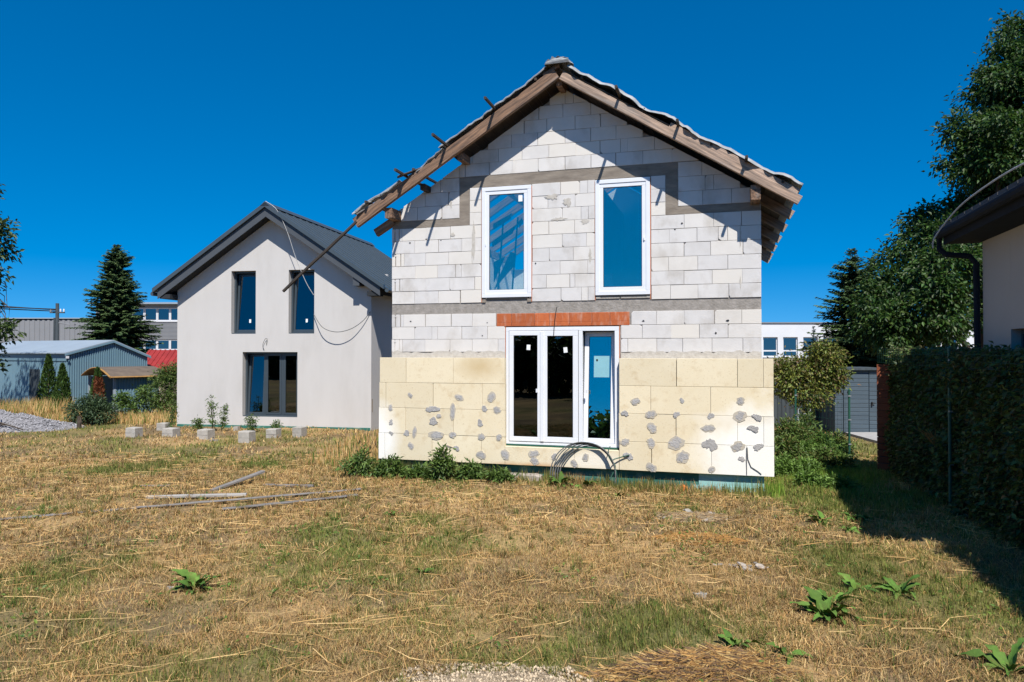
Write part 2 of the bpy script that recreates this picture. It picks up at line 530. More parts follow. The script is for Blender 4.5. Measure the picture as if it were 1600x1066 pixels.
def foam_material():
    """sun-yellowed foam, bleached towards the lower corners, brown weather marks"""
    m, nt, b = newmat('yellowed_foam')
    N, L = nt.nodes, nt.links
    tc = N.new('ShaderNodeTexCoord').outputs['Object']

    def noise(sc, det=5, vec=tc):
        n = N.new('ShaderNodeTexNoise')
        n.inputs['Scale'].default_value = sc
        n.inputs['Detail'].default_value = det
        n.inputs['Roughness'].default_value = 0.6
        L.new(vec, n.inputs['Vector'])
        return n.outputs['Fac']

    def rng(v, a, c, lo=0.0, hi=1.0):
        r = N.new('ShaderNodeMapRange')
        r.inputs['From Min'].default_value = a
        r.inputs['From Max'].default_value = c
        r.inputs['To Min'].default_value = lo
        r.inputs['To Max'].default_value = hi
        L.new(v, r.inputs['Value'])
        return r.outputs[0]

    def mix(f, a, bcol):
        x = N.new('ShaderNodeMix')
        x.data_type = 'RGBA'
        L.new(f, x.inputs['Factor'])
        if isinstance(a, tuple):
            x.inputs['A'].default_value = (*a, 1)
        else:
            L.new(a, x.inputs['A'])
        x.inputs['B'].default_value = (*bcol, 1)
        return x.outputs['Result']

    def blob(c, sc, r0, r1, wob=0.5):
        sub = N.new('ShaderNodeVectorMath')
        sub.operation = 'SUBTRACT'
        L.new(tc, sub.inputs[0])
        sub.inputs[1].default_value = (c[0], -0.12, c[1])
        mul = N.new('ShaderNodeVectorMath')
        mul.operation = 'MULTIPLY'
        L.new(sub.outputs[0], mul.inputs[0])
        mul.inputs[1].default_value = (sc[0], 0, sc[1])
        ln = N.new('ShaderNodeVectorMath')
        ln.operation = 'LENGTH'
        L.new(mul.outputs[0], ln.inputs[0])
        ad = N.new('ShaderNodeMath')
        ad.operation = 'MULTIPLY_ADD'
        L.new(noise(2.2, 4), ad.inputs[0])
        ad.inputs[1].default_value = wob * 2
        L.new(ln.outputs['Value'], ad.inputs[2])
        return rng(ad.outputs[0], r1 + wob, r0 + wob)

    c = mix(rng(noise(1.6), 0.3, 0.7), (0.71, 0.625, 0.45), (0.665, 0.57, 0.39))
    c = mix(rng(noise(90, 2), 0.45, 0.8, 0, 0.35), c, (0.80, 0.70, 0.50))
    c = mix(rng(noise(5, 6), 0.56, 0.75, 0, 0.6), c, (0.52, 0.39, 0.22))
    c = mix(rng(noise(38, 3), 0.60, 0.72, 0, 0.5), c, (0.46, 0.34, 0.18))
    c = mix(blob((1.95, 2.12), (1.6, 2.6), 0.1, 0.85), c, (0.55, 0.43, 0.25))
    c = mix(blob((7.15, 0.62), (0.75, 1.0), 0.55, 1.05, 0.35), c, (0.84, 0.82, 0.75))
    c = mix(blob((6.6, 1.25), (0.9, 5.0), 0.25, 0.8, 0.35), c, (0.76, 0.70, 0.58))
    c = mix(blob((-0.25, 0.70), (1.6, 1.0), 0.35, 0.9, 0.35), c, (0.84, 0.82, 0.75))
    c = mix(blob((4.0, 0.42), (1.2, 4.0), 0.3, 0.9, 0.35), c, (0.76, 0.70, 0.58))
    c = mix(blob((2.9, 0.22), (0.9, 6.0), 0.2, 0.8, 0.35), c, (0.52, 0.30, 0.13))
    hv = N.new('ShaderNodeHueSaturation')
    oi = N.new('ShaderNodeObjectInfo')
    L.new(rng(oi.outputs['Random'], 0, 1, 0.93, 1.05), hv.inputs['Value'])
    L.new(c, hv.inputs['Color'])
    L.new(hv.outputs[0], b.inputs['Base Color'])
    b.inputs['Roughness'].default_value = 0.9
    b.inputs['Specular IOR Level'].default_value = 0.2
    bp = N.new('ShaderNodeBump')
    bp.inputs['Strength'].default_value = 0.25
    bp.inputs['Distance'].default_value = 0.01
    L.new(noise(70, 3), bp.inputs['Height'])
    L.new(bp.outputs[0], b.inputs['Normal'])
    return m


M['foam'] = foam_material()


# ------------------------------------------------------------------ ground
def zg(x, y):
    x = np.asarray(x, dtype=np.float64)
    y = np.asarray(y, dtype=np.float64)
    return (fbm(x, y, 3.2, 5) - 0.5) * 0.16 + (fbm(x, y, 0.6, 9) - 0.5) * 0.05


def blob2(x, y, cx, cy, rx, ry):
    return np.exp(-(((x - cx) / rx) ** 2 + ((y - cy) / ry) ** 2))


def greenness(x, y):
    x = np.asarray(x, dtype=np.float64)
    y = np.asarray(y, dtype=np.float64)
    g = (fbm(x, y * 0.8, 1.3, 21, 5) - 0.5) * 2.9 + 0.16
    g = g + 0.55 * blob2(x, y, -1.6, 5.9, 1.5, 0.9) - 0.30 * blob2(x, y, -6.5, 11.5, 4.0, 3.5) - 0.25 * blob2(x, y, -1.0, 11.5, 2.5, 1.4)
    g = g + 1.0 * blob2(x, y, 6.0, 14.0, 1.3, 2.6) + 0.45 * blob2(x, y, 5.0, 11.2, 0.9, 1.6) + 0.25 * blob2(x, y, 4.2, 8.4, 1.2, 1.6)
    g = g + 0.25 * blob2(x, y, 0.2, 9.5, 3.0, 1.8) + 0.25 * blob2(x, y, -5.5, 16, 3.5, 1.6)
    g = g + 0.9 * blob2(x, y, 8.2, 17.5, 2.0, 3.0)
    dx, dy = x - (-2.43), y - 14.6
    v = dx * 0.2829 + dy * 0.9592
    u = dx * 0.9592 - dy * 0.2829
    g = g + 0.6 * np.exp(-((v + 0.3) / 0.35) ** 2) * (u > -1.2) * (u < 7.6)
    g = g - 0.5 * blob2(x, y, 1.4, 5.6, 0.7, 0.4) - 0.35 * blob2(x, y, -4.2, 7.4, 2.2, 1.0)
    return np.clip(g, 0, 1)


def build_ground():
    def axis(lo, hi, fine0, fine1, step):
        a = list(np.arange(fine0, fine1 + 1e-6, step))
        s, p = step, fine1
        while p < hi:
            s *= 1.35
            p += s
            a.append(p)
        s, p = step, fine0
        pre = []
        while p > lo:
            s *= 1.35
            p -= s
            pre.append(p)
        return np.array(pre[::-1] + a)
    xs = axis(-900, 900, -15, 12, 0.12)
    ys = axis(-120, 1200, 3.5, 26, 0.12)
    X, Y = np.meshgrid(xs, ys)
    Z = zg(X, Y)
    fade = np.clip(1 - (np.abs(Y - 15) - 14) / 20, 0, 1)
    Z = Z * fade
    V = np.stack([X.ravel(), Y.ravel(), Z.ravel()], 1)
    nx, ny = len(xs), len(ys)
    i = np.arange(nx - 1)[None, :] + np.arange(ny - 1)[:, None] * nx
    F = np.stack([i, i + 1, i + 1 + nx, i + nx], -1).reshape(-1, 4)
    g = greenness(V[:, 0], V[:, 1])[:, None]
    n1 = fbm(V[:, 0], V[:, 1], 0.5, 3)[:, None]
    n2 = np.clip((fbm(V[:, 0], V[:, 1], 1.1, 33, 5)[:, None] - 0.42) * 5, 0, 1)
    dry = np.array([0.31, 0.205, 0.095]) * (0.55 + 0.9 * n1)
    soil = np.array([0.185, 0.130, 0.070]) * (0.6 + 0.8 * n1)
    c = dry * n2 + soil * (1 - n2)
    gr = np.array([0.115, 0.125, 0.038]) * (0.55 + 0.9 * n1)
    c = c * (1 - 0.7 * g) + gr * 0.7 * g
    m, nt, b = newmat('dry_soil')
    N, L = nt.nodes, nt.links
    at = N.new('ShaderNodeAttribute')
    at.attribute_name = 'Col'
    nz = N.new('ShaderNodeTexNoise')
    nz.inputs['Scale'].default_value = 28
    nz.inputs['Detail'].default_value = 6
    nz.inputs['Roughness'].default_value = 0.7
    L.new(N.new('ShaderNodeNewGeometry').outputs['Position'], nz.inputs['Vector'])
    mr = N.new('ShaderNodeMapRange')
    mr.inputs['From Min'].default_value = 0.3
    mr.inputs['From Max'].default_value = 0.7
    mr.inputs['To Min'].default_value = 0.6
    mr.inputs['To Max'].default_value = 1.45
    L.new(nz.outputs['Fac'], mr.inputs['Value'])
    hv = N.new('ShaderNodeHueSaturation')
    L.new(at.outputs['Color'], hv.inputs['Color'])
    L.new(mr.outputs[0], hv.inputs['Value'])
    L.new(hv.outputs[0], b.inputs['Base Color'])
    b.inputs['Roughness'].default_value = 0.95
    b.inputs['Specular IOR Level'].default_value = 0.1
    bp = N.new('ShaderNodeBump')
    bp.inputs['Strength'].default_value = 0.9
    bp.inputs['Distance'].default_value = 0.03
    L.new(nz.outputs['Fac'], bp.inputs['Height'])
    L.new(bp.outputs[0], b.inputs['Normal'])
    o = np_mesh('ground', V, F, m, col=c, smooth=True)
    tag(o, 'dry straw coloured building plot with green patches', None, kind='structure')


build_ground()

# ------------------------------------------------------------------ the unfinished block house
HX, HY = -2.43, 14.6
HROT = -math.atan2(0.2829, 0.9592)
house = thing('block_house', 'unfinished white block house with yellow foam boards and patched timber roof', 'house', (HX, HY, 0), HROT)
W = 7.07          # facade width
D = 8.1           # depth
CX = 3.55         # ridge
RB0, SL = 7.40, 0.622     # underside of the rafters at the ridge, slope


def rb(u):
    return RB0 - SL * abs(u - CX)


wall = None


def gable_clip(poly, off=0.0):
    c = RB0 + off
    poly = clip(poly, SL, 1.0, c + SL * CX)
    if poly:
        poly = clip(poly, -SL, 1.0, c - SL * CX)
    return poly


# core of the front wall, openings left free
mb = MB()
YF, YB = 0.014, 0.25
cols = [(0.004, 1.92, 0.0, 9), (2.92, 4.15, 2.92, 9), (5.16, W - 0.004, 0.0, 9), (1.92, 2.92, 5.62, 9), (4.15, 5.16, 5.62, 9),
        (1.92, 2.40, 0.0, 3.45), (2.40, 4.60, 0.0, 0.64), (2.40, 4.60, 2.90, 2.92), (1.92, 2.40, 3.45, 3.4501), (2.40, 2.92, 2.92, 3.45),
        (4.15, 5.16, 2.92, 3.45), (4.60, 5.16, 0.0, 2.92)]
for x0, x1, z0, z1 in cols:
    if z1 - z0 < 0.01:
        continue
    p = gable_clip([(x0, z0), (x1, z0), (x1, z1), (x0, z1)], -0.05)
    if len(p) > 2:
        mb.prism(p, YF, YB)
wall = mb.build('front_wall', M['mortar'], house)

BLK = {}


def block_mesh(poly, seed, quoin=False):
    key = None
    x0, z0 = min(p[0] for p in poly), min(p[1] for p in poly)
    loc = [(p[0] - x0, p[1] - z0) for p in poly]
    key = (tuple((round(a, 2), round(b, 2)) for a, b in loc), seed % 3, quoin)
    if key in BLK:
        return BLK[key], x0, z0
    r = random.Random(seed)
    m = MB()
    g = 0.0028
    if quoin:
        a, b = max(p[0] for p in loc), max(p[1] for p in loc)
        for s0, s1, y in ((g, a * 0.26, 0.0), (a * 0.26 + 0.001, a * 0.34, 0.016), (a * 0.34 + 0.001, a * 0.68, 0.001),
                          (a * 0.68 + 0.001, a * 0.76, 0.016), (a * 0.76 + 0.001, a - g, 0.0)):
            m.prism([(s0, g), (s1, g), (s1, b - g), (s0, b - g)], y, 0.06, 0.003)
        m.box(a * 0.18, a * 0.46, -0.0015, 0.002, b - 0.05, b - 0.025)
    else:
        n = len(loc)
        cx = sum(p[0] for p in loc) / n
        cz = sum(p[1] for p in loc) / n
        q = []
        for k, (x, z) in enumerate(loc):
            x += g * (1 if x < cx else -1) + r.uniform(-0.0015, 0.0015)
            z += g * (1 if z < cz else -1) + r.uniform(-0.0015, 0.0015)
            q.append((x, z))
        # one chipped corner now and then
        if n == 4 and r.random() < 0.34:
            k = r.randrange(4)
            p, a, b = q[k], q[k - 1], q[(k + 1) % 4]
            t1, t2 = r.uniform(0.02, 0.05), r.uniform(0.02, 0.05)
            def toward(p, a, t):
                l = math.hypot(a[0] - p[0], a[1] - p[1]) or 1
                return (p[0] + (a[0] - p[0]) / l * t, p[1] + (a[1] - p[1]) / l * t)
            q[k:k + 1] = [toward(p, a, t1), toward(p, b, t2)]
        if r.random() < 0.2:
            k0 = min(range(len(q)), key=lambda k: q[k][0])
            lim = min(p[0] for p in q) + 0.012
            gg = r.uniform(0.004, 0.013)
            q = [(p[0] + gg, p[1]) if p[0] < lim else p for p in q]
        m.prism(q, 0.0, 0.06, r.uniform(0.002, 0.004))
    me = m.mesh('block', M['block'])
    BLK[key] = me
    return me, x0, z0


nblk = 0


def course(z0, z1, ranges, offset, gable=False, quoin=True, jit=0.03):
    global nblk
    for (a, b) in ranges:
        x = a
        cuts = [a]
        first = True
        p = math.floor(a / 0.5) * 0.5 + offset
        while p < a + 0.11:
            p += 0.5
        while p < b - 0.11:
            cuts.append(p + random.uniform(-jit, jit))
            p += 0.5
        cuts.append(b)
        # an extra make-up piece in places
        if len(cuts) > 3 and random.random() < 0.35:
            k = random.randrange(1, len(cuts) - 1)
            cuts.insert(k, cuts[k] - random.uniform(0.10, 0.16)) if cuts[k] - cuts[k - 1] > 0.3 else None
        for i in range(len(cuts) - 1):
            x0, x1 = cuts[i], cuts[i + 1]
            if x1 - x0 < 0.05:
                continue
            poly = [(x0, z0), (x1, z0), (x1, z1), (x0, z1)]
            if gable:
                poly = gable_clip(poly, -0.02)
                if len(poly) < 3:
                    continue
                ar = abs(sum(poly[k][0] * poly[(k + 1) % len(poly)][1] - poly[(k + 1) % len(poly)][0] * poly[k][1]
                             for k in range(len(poly)))) / 2
                if ar < 0.012:
                    continue
            nblk += 1
            isq = quoin and not gable and ((a == 0.0 and i == 0) or (b == W and i == len(cuts) - 2)) and (x1 - x0) < 0.3
            me, ox, oz = block_mesh(poly, nblk, isq)
            link('block', me, wall, loc=(ox, random.uniform(-0.004, 0.004), oz))


# three courses over the foam
for k in range(3):
    z0 = 2.41 + 0.25 * k
    rs = [(0.0, 2.21), (4.80, W)] if k == 2 else [(0.0, 2.40), (4.62, W)]
    course(z0, z0 + 0.25, rs, 0.25 if k % 2 == 0 else 0.02)
# six courses beside the upper windows
for k in range(6):
    z0 = 3.37 + 0.2535 * k
    course(z0, z0 + 0.2535, [(0.0, 1.91), (2.93, 4.14), (5.17, W)], 0.24 if k % 2 else 0.0)
for k in range(3):
    z0 = 4.891 + 0.243 * k
    course(z0, z0 + 0.243, [(1.67, 1.91), (2.93, 4.14), (5.17, 5.43)], 0.24 if k % 2 else 0.0)
# outer shoulders
for k in range(3):
    z0 = 5.04 + 0.265 * k
    course(z0, z0 + 0.265, [(0.05, 1.455), (5.655, 7.0)], 0.25 if k % 2 else 0.06, gable=True)
# gable triangle
k = 0
z0 = 5.845
while z0 < 7.4:
    course(z0, z0 + 0.25, [(0.8, 6.4)], 0.25 if k % 2 else 0.05, gable=True)
    z0 += 0.25
    k += 1

# the cast concrete bands
mb = MB()
mb.box(0.02, 7.03, 0.022, 0.24, 3.172, 3.368)
mb.box(0.0, 0.02, 0.05, 0.24, 3.172, 3.368)
mb.build('ring_beam', M['concrete'], house)
mb = MB()
mb.box(0.02, 1.66, 0.006, 0.2, 4.895, 5.035)
mb.box(1.462, 1.662, 0.0055, 0.2, 5.036, 5.62)
mb.box(1.4615, 5.645, 0.007, 0.2, 5.6215, 5.840)
mb.box(5.437, 5.645, 0.0055, 0.2, 5.036, 5.62)
mb.box(5.437, 7.05, 0.006, 0.2, 4.895, 5.035)
mb.build('stepped_concrete_tie', M['concrete'], house)
# rough mortar over the foam, ragged upper edge
for a, b in ((0.01, 2.40), (4.62, W - 0.01)):
    pts = []
    x = a
    while x < b:
        pts.append((x, 2.40 + random.uniform(-0.012, 0.05)))
        x += random.uniform(0.05, 0.13)
    pts.append((b, 2.41))
    m = MB()
    for i in range(len(pts) - 1):
        m.prism([(pts[i][0], 2.2), (pts[i + 1][0], 2.2), pts[i + 1], pts[i]], -0.008, 0.02)
    m.build('mortar_bed', M['rough_mortar'], house)
# smears of mortar on the wall
smears = [(1.75, 4.55, 0.05, 0.42), (3.32, 5.35, 0.14, 0.06), (3.62, 5.24, 0.09, 0.10), (3.45, 4.92, 0.16, 0.04), (3.95, 4.85, 0.1, 0.05),
          (4.05, 4.2, 0.03, 0.16), (6.72, 4.45, 0.018, 0.25), (6.72, 3.62, 0.014, 0.12), (1.28, 5.35, 0.03, 0.1), (1.32, 4.72, 0.05, 0.05)]
for (u, w, a, b) in smears:
    n = 22
    pts = [(u + a * (0.5 + 0.65 * random.random()) * math.cos(2 * math.pi * k / n), w + b * (0.45 + 0.7 * random.random()) * math.sin(2 * math.pi * k / n)) for k in range(n)]
    MB().prism(pts, -0.0052, 0.006, 0.0008).build('mortar_smear', M['rough_mortar'], wall)

# ceramic lintel over the door: six shells end to end
lint = MB().box(2.235, 4.78, 0.03, 0.24, 2.915, 3.145).build('lintel', M['terracotta'], house)
cu = [2.22, 2.52, 2.98, 3.27, 3.66, 4.08, 4.42, 4.78]
for i in range(len(cu) - 1):
    m = MB()
    a, b = cu[i] + 0.003, cu[i + 1] - 0.003
    m.prism([(a, 2.905), (b, 2.905), (b, 2.978), (a, 2.978)], -0.002, 0.04, 0.004)
    m.prism([(a, 2.9795), (b, 2.9795), (b, 3.15), (a, 3.15)], 0.002, 0.04, 0.004)
    m.build('lintel_shell', M['terracotta'], lint)
# chips, holes and cut-outs: flat dark plates, the shade in the pits as colour
pits = [(0.42, 3.02), (1.72, 2.96), (2.03, 2.98), (1.2, 3.30), (5.03, 2.98), (5.8, 3.0), (6.5, 2.97), (6.68, 2.99), (1.07, 4.62), (1.38, 4.88), (5.72, 4.73),
        (6.05, 4.10), (5.60, 4.62), (4.86, 3.28), (1.93, 2.73), (0.95, 3.62), (0.4, 4.6), (5.95, 4.64), (3.0, 4.1), (4.1, 3.9), (6.3, 2.75), (4.95, 2.72)]
for u, w in pits[::2]:
    r = random.uniform(0.010, 0.022)
    n = 7
    pts = [(u + r * random.uniform(0.6, 1.5) * math.cos(2 * math.pi * k / n), w + r * random.uniform(0.5, 1.1) * math.sin(2 * math.pi * k / n)) for k in range(n)]
    MB().prism(pts, -0.0055, 0.003).build('pit_shade', M['seal'], wall)

# ---- plinth
MB().box(0.03, 6.0, -0.015, 0.2, -0.3, 0.36).build('plinth', M['plinth'], house)
MB().box(6.002, 7.10, -0.03, 0.2, -0.3, 0.30).build('pale_plinth_end', M['plinth_light'], house)
MB().box(5.9, 7.11, -0.045, -0.0305, -0.1, 0.055).build('plinth_strip', M['plinth_light'], house)

# ---- foam insulation boards
ins = MB().box(-0.14, 2.38, -0.03, -0.012, 0.34, 2.26).box(4.66, 7.18, -0.03, -0.012, 0.34, 2.26).box(2.38, 4.66, -0.03, -0.0125, 0.34, 0.6).build('insulation', M['darkwood'], house)
rows = [(1.80, 2.30, [-0.21, 0.37, 1.38, 2.425], [4.60, 5.62, 6.66, 7.09, 7.255]),
        (1.30, 1.80, [-0.215, -0.07, 0.95, 1.98, 2.43], [4.60, 5.17, 6.21, 7.255]),
        (0.79, 1.30, [-0.22, 0.365, 1.38, 2.43], [4.595, 5.61, 6.66, 7.09, 7.26]),
        (0.27, 0.79, [-0.225, -0.09, 0.93, 1.95, 2.425], [4.60, 5.18, 6.22, 6.81, 7.26])]
for z0, z1, *parts in rows:
    for cu in parts:
        for i in range(len(cu) - 1):
            g = random.choice((0.002, 0.003, 0.005, 0.009))
            m = MB()
            t = random.uniform(-0.004, 0.004)
            m.prism([(cu[i] + g, z0 + 0.002), (cu[i + 1] - 0.002, z0 + 0.002 + random.uniform(-.001, .002)), (cu[i + 1] - 0.002, z1 - 0.002), (cu[i] + g, z1 - 0.002 + random.uniform(-.002, .001))],
                    -0.122 + t, -0.026, 0.003)
            m.build('foam_board', M['foam'], ins)
for a, b in ((2.43, 3.77), (3.774, 4.597)):
    m = MB()
    m.prism([(a, 0.272), (b, 0.272), (b, 0.615), (a, 0.618)], -0.121, -0.0255, 0.003)
    m.build('foam_board', M['foam'], ins)
daubs = [(0.47, 1.55, 0.042, 0.041), (1.5, 1.53, 0.068, 0.051), (2.16, 1.54, 0.063, 0.082), (0.04, 1.29, 0.042, 0.051), (0.94, 1.29, 0.136, 0.072), (1.37, 1.25, 0.052, 0.118), (2.02, 1.32, 0.073, 0.056), (2.27, 1.3, 0.073, 0.051), (0.05, 1.0, 0.057, 0.051), (0.96, 1.05, 0.104, 0.067), (1.08, 1.16, 0.047, 0.031), (1.93, 1.04, 0.068, 0.067), (0.06, 0.79, 0.047, 0.041), (0.39, 0.8, 0.073, 0.056), (0.56, 0.83, 0.037, 0.087), (1.03, 0.78, 0.151, 0.056), (1.37, 0.8, 0.052, 0.056), (1.96, 0.78, 0.052, 0.061), (2.31, 0.78, 0.052, 0.051), (0.48, 0.55, 0.047, 0.061), (1.45, 0.54, 0.057, 0.056), (1.95, 0.43, 0.068, 0.067), (2.43, 0.46, 0.063, 0.087), (3.0, 0.5, 0.078, 0.061), (3.01, 0.37, 0.068, 0.061), (3.39, 0.46, 0.057, 0.061), (4.9, 1.52, 0.06, 0.053), (5.72, 1.55, 0.044, 0.043), (6.71, 1.56, 0.06, 0.053), (4.71, 1.3, 0.06, 0.064), (5.17, 1.29, 0.071, 0.064), (5.62, 1.3, 0.06, 0.059), (6.21, 1.29, 0.054, 0.064), (6.7, 1.3, 0.093, 0.069), (6.99, 1.29, 0.082, 0.059), (5.2, 1.05, 0.065, 0.075), (6.17, 1.07, 0.087, 0.059), (6.92, 1.09, 0.093, 0.064), (4.71, 0.78, 0.065, 0.053), (5.18, 0.78, 0.065, 0.064), (5.61, 0.8, 0.125, 0.085), (6.2, 0.79, 0.12, 0.123), (6.66, 0.77, 0.093, 0.064), (7.0, 0.78, 0.082, 0.064), (3.98, 0.47, 0.054, 0.053), (3.77, 0.35, 0.054, 0.059), (4.77, 0.53, 0.087, 0.075), (5.73, 0.55, 0.087, 0.096), (6.73, 0.56, 0.054, 0.053), (5.18, 0.34, 0.065, 0.069), (6.22, 0.35, 0.044, 0.053)]
for (u, w, a, b) in daubs:
    n = 28
    ph = random.uniform(0, 6)
    if random.random() < 0.6:
        hp_ = []
        for k in range(16):
            q = 2 * math.pi * k / 16
            rr = 1.28 + 0.2 * math.sin(2 * q + ph) + random.uniform(-0.22, 0.22)
            hp_.append((u + a * rr * math.cos(q), w + b * rr * math.sin(q)))
        MB().prism(hp_, -0.1278, -0.115, 0.0005).build('adhesive_smear', M['adhesive_thin'], ins)
    pts = []
    for k in range(n):
        q = 2 * math.pi * k / n
        rr = 0.90 + 0.22 * math.sin(2 * q + ph) + 0.12 * math.sin(3 * q + 2 * ph) + random.uniform(-0.17, 0.17)
        pts.append((u + a * rr * math.cos(q), w + b * rr * math.sin(q)))
    MB().prism(pts, -0.1300 - random.uniform(0, 0.002), -0.115, 0.0015).build('adhesive_patch', M['adhesive'], ins)
# two loose wires stuck down the foam at the right corner, a gouge on the left
mbw = MB()
mbw.tube([(6.81, -0.132, 0.76), (6.805, -0.134, 0.55), (6.81, -0.132, 0.30)], 0.006, 5)
mbw.tube([(6.82, -0.132, 0.76), (6.83, -0.134, 0.56), (6.88, -0.133, 0.43), (6.99, -0.133, 0.36), (7.05, -0.132, 0.31)], 0.006, 5)
mbw.build('loose_wire', M['cable'], ins)
MB().prism([(1.16, 0.60), (1.24, 0.57), (1.38, 0.55), (1.33, 0.575), (1.24, 0.60)], -0.129, -0.11).build('gouge', M['farbrown'], ins)

# ---- windows and door


def rect_frame(m, x0, x1, z0, z1, t, y0, y1, tb=None):
    tb = t if tb is None else tb
    m.prism([(x0, z0), (x1, z0), (x1, z0 + tb), (x0, z0 + tb)], y0, y1, 0.004)
    m.prism([(x0, z1 - t), (x1, z1 - t), (x1, z1), (x0, z1)], y0, y1, 0.004)
    m.prism([(x0, z0 + tb + 0.0005), (x0 + t, z0 + tb + 0.0005), (x0 + t, z1 - t - 0.0005), (x0, z1 - t - 0.0005)], y0, y1, 0.004)
    m.prism([(x1 - t, z0 + tb + 0.0005), (x1, z0 + tb + 0.0005), (x1, z1 - t - 0.0005), (x1 - t, z1 - t - 0.0005)], y0, y1, 0.004)
    return m


def leaf_parts(fr, x0, x1, z0, z1, t, y, glass, frame_mat, label=None):
    """sash, dark gasket line and pane as sub-parts of a window"""
    sa = rect_frame(MB(), x0, x1, z0, z1, t, y, y + 0.05).build('sash', frame_mat, fr)
    rect_frame(MB(), x0 + t - 0.004, x1 - t + 0.004, z0 + t - 0.004, z1 - t + 0.004, 0.012, y + 0.012, y + 0.03).build('gasket', M['seal'], fr)
    pa = MB().box(x0 + t - 0.002, x1 - t + 0.002, y + 0.020, y + 0.026, z0 + t - 0.002, z1 - t + 0.002).build('pane', glass, fr)
    return sa, pa


for (a, b) in ((1.925, 2.92), (4.15, 5.155)):
    z0, z1 = 3.462, 5.605
    yf = -0.022
    fr = rect_frame(MB(), a, b, z0, z1, 0.075, yf, 0.07).build('window', M['pvc'], house)
    leaf_parts(fr, a + 0.066, b - 0.066, z0 + 0.066, z1 - 0.066, 0.082, yf + 0.012, M['glass_up'], M['pvc'])
    rect_frame(MB(), a + 0.060, b - 0.060, z0 + 0.060, z1 - 0.060, 0.02, yf + 0.018, yf + 0.03).build('gasket', M['seal'], fr)
    m = MB()
    for x in (a - 0.013, b + 0.001):
        m.box(x, x + 0.012, 0.0, 0.1, z0 - 0.09, z1 - 0.02)
    m.build('brick_reveal', M['redfoam'], fr)
    MB().box(a + 0.1, b - 0.06, yf + 0.01, 0.05, z0 - 0.03, z0 - 0.001).build('sill_profile', M['seal'], fr)
    m = MB()
    m.box(b - 0.115, b - 0.092, yf - 0.012, yf + 0.013, 4.45, 4.51) if a > 4 else m.box(a + 0.066, a + 0.085, yf - 0.006, yf + 0.013, 4.47, 4.52)
    m.build('hinge_cap', M['pvc'], fr)
    if a < 4:
        MB().box(2.66, 2.74, yf + 0.026, yf + 0.0315, 5.30, 5.42).build('sticker', M['paper'], fr)
    else:
        MB().box(4.31, 4.46, yf + 0.06, yf + 0.066, 3.63, 3.86).build('taped_sheet', M['tarp'], fr)
        m = MB()
        m.box(4.31, 4.37, 0.07, 0.10, 4.44, 4.46)
        m.build('handle', M['pvc'], fr)

# packing under the windows
m = MB()
m.box(1.93, 2.0, -0.01, 0.1, 3.37, 3.43)
m.box(2.84, 2.92, -0.01, 0.1, 3.37, 3.43)
m.build('packing_block', M['concrete'], house)
MB().box(4.16, 4.6, -0.004, 0.1, 3.40, 3.43).box(4.62, 5.15, -0.006, 0.1, 3.40, 3.432).build('packing_block', M['castblock'], house)

# patio door: two fixed leaves and a tilted one
dz0, dz1 = 0.65, 2.885
y = 0.0
fr = MB()
rect_frame(fr, 2.41, 4.585, dz0, dz1, 0.08, y, 0.09, 0.07)
fr.prism([(3.815, dz0 + 0.071), (3.905, dz0 + 0.071), (3.905, dz1 - 0.081), (3.815, dz1 - 0.081)], y + 0.001, 0.09, 0.004)
door = fr.build('patio_door', M['pvc'], house)
for (a, b) in ((2.478, 3.126), (3.130, 3.823)):
    leaf_parts(door, a, b, dz0 + 0.06, dz1 - 0.07, 0.088 if a < 3 else 0.10, y - 0.012, M['glass_door'], M['pvc'])
MB().prism([(3.095, dz0 + 0.07), (3.165, dz0 + 0.07), (3.165, dz1 - 0.085), (3.095, dz1 - 0.085)], y - 0.026, y - 0.0125, 0.004).build('meeting_stile', M['pvc'], door)
rect_frame(MB(), 2.470, 3.831, dz0 + 0.052, dz1 - 0.062, 0.018, y - 0.004, y + 0.01).build('gasket', M['seal'], door)
# tilted leaf, hinged at its foot
TL = Matrix.Translation((0, y + 0.03, dz0 + 0.075)) @ Matrix.Rotation(math.radians(-5.0), 4, 'X')
H_ = dz1 - dz0 - 0.16
rect_frame(MB(), 3.91, 4.50, 0.0, H_, 0.085, 0, 0.06).build('sash', M['pvc'], door).matrix_local = TL
MB().box(3.993, 4.417, 0.022, 0.028, 0.083, H_ - 0.083).build('pane', M['glass_blue'], door).matrix_local = TL
rect_frame(MB(), 3.990, 4.420, 0.08, H_ - 0.08, 0.012, 0.012, 0.03).build('gasket', M['seal'], door).matrix_local = TL
MB().box(4.09, 4.38, 0.0175, 0.0215, 1.22, 1.62).build('taped_sheet', M['filmsheet'], door).matrix_local = TL
MB().box(4.13, 4.165, 0.0155, 0.0172, 1.52, 1.56).build('print_mark', M['black'], door).matrix_local = TL
for (x, z) in ((3.03, 1.68), (3.975, 1.68)):
    MB().box(x - 0.012, x + 0.02, y - 0.045, y - 0.01, z - 0.035, z + 0.035).build('hinge_cap', M['pvc'], door)
for (x, z, r) in ((2.86, 2.50, 0.06), (3.58, 2.45, -0.1)):
    MB().box(-0.036, 0.036, 0, 0.003, -0.05, 0.05).build('sticker', M['paper'], door).matrix_local = Matrix.Translation((x, y + 0.004, z)) @ Matrix.Rotation(r, 4, 'Y')
m = MB()
for x in (2.392, 4.588):
    m.box(x, x + 0.014, 0.002, 0.1, dz0 - 0.02, dz1 + 0.012)
m.build('brick_reveal', M['redfoam'], door)
MB().box(2.42, 4.575, -0.024, 0.09, 0.618, 0.648).build('sill_profile', M['greenpost'], door)
m = MB()
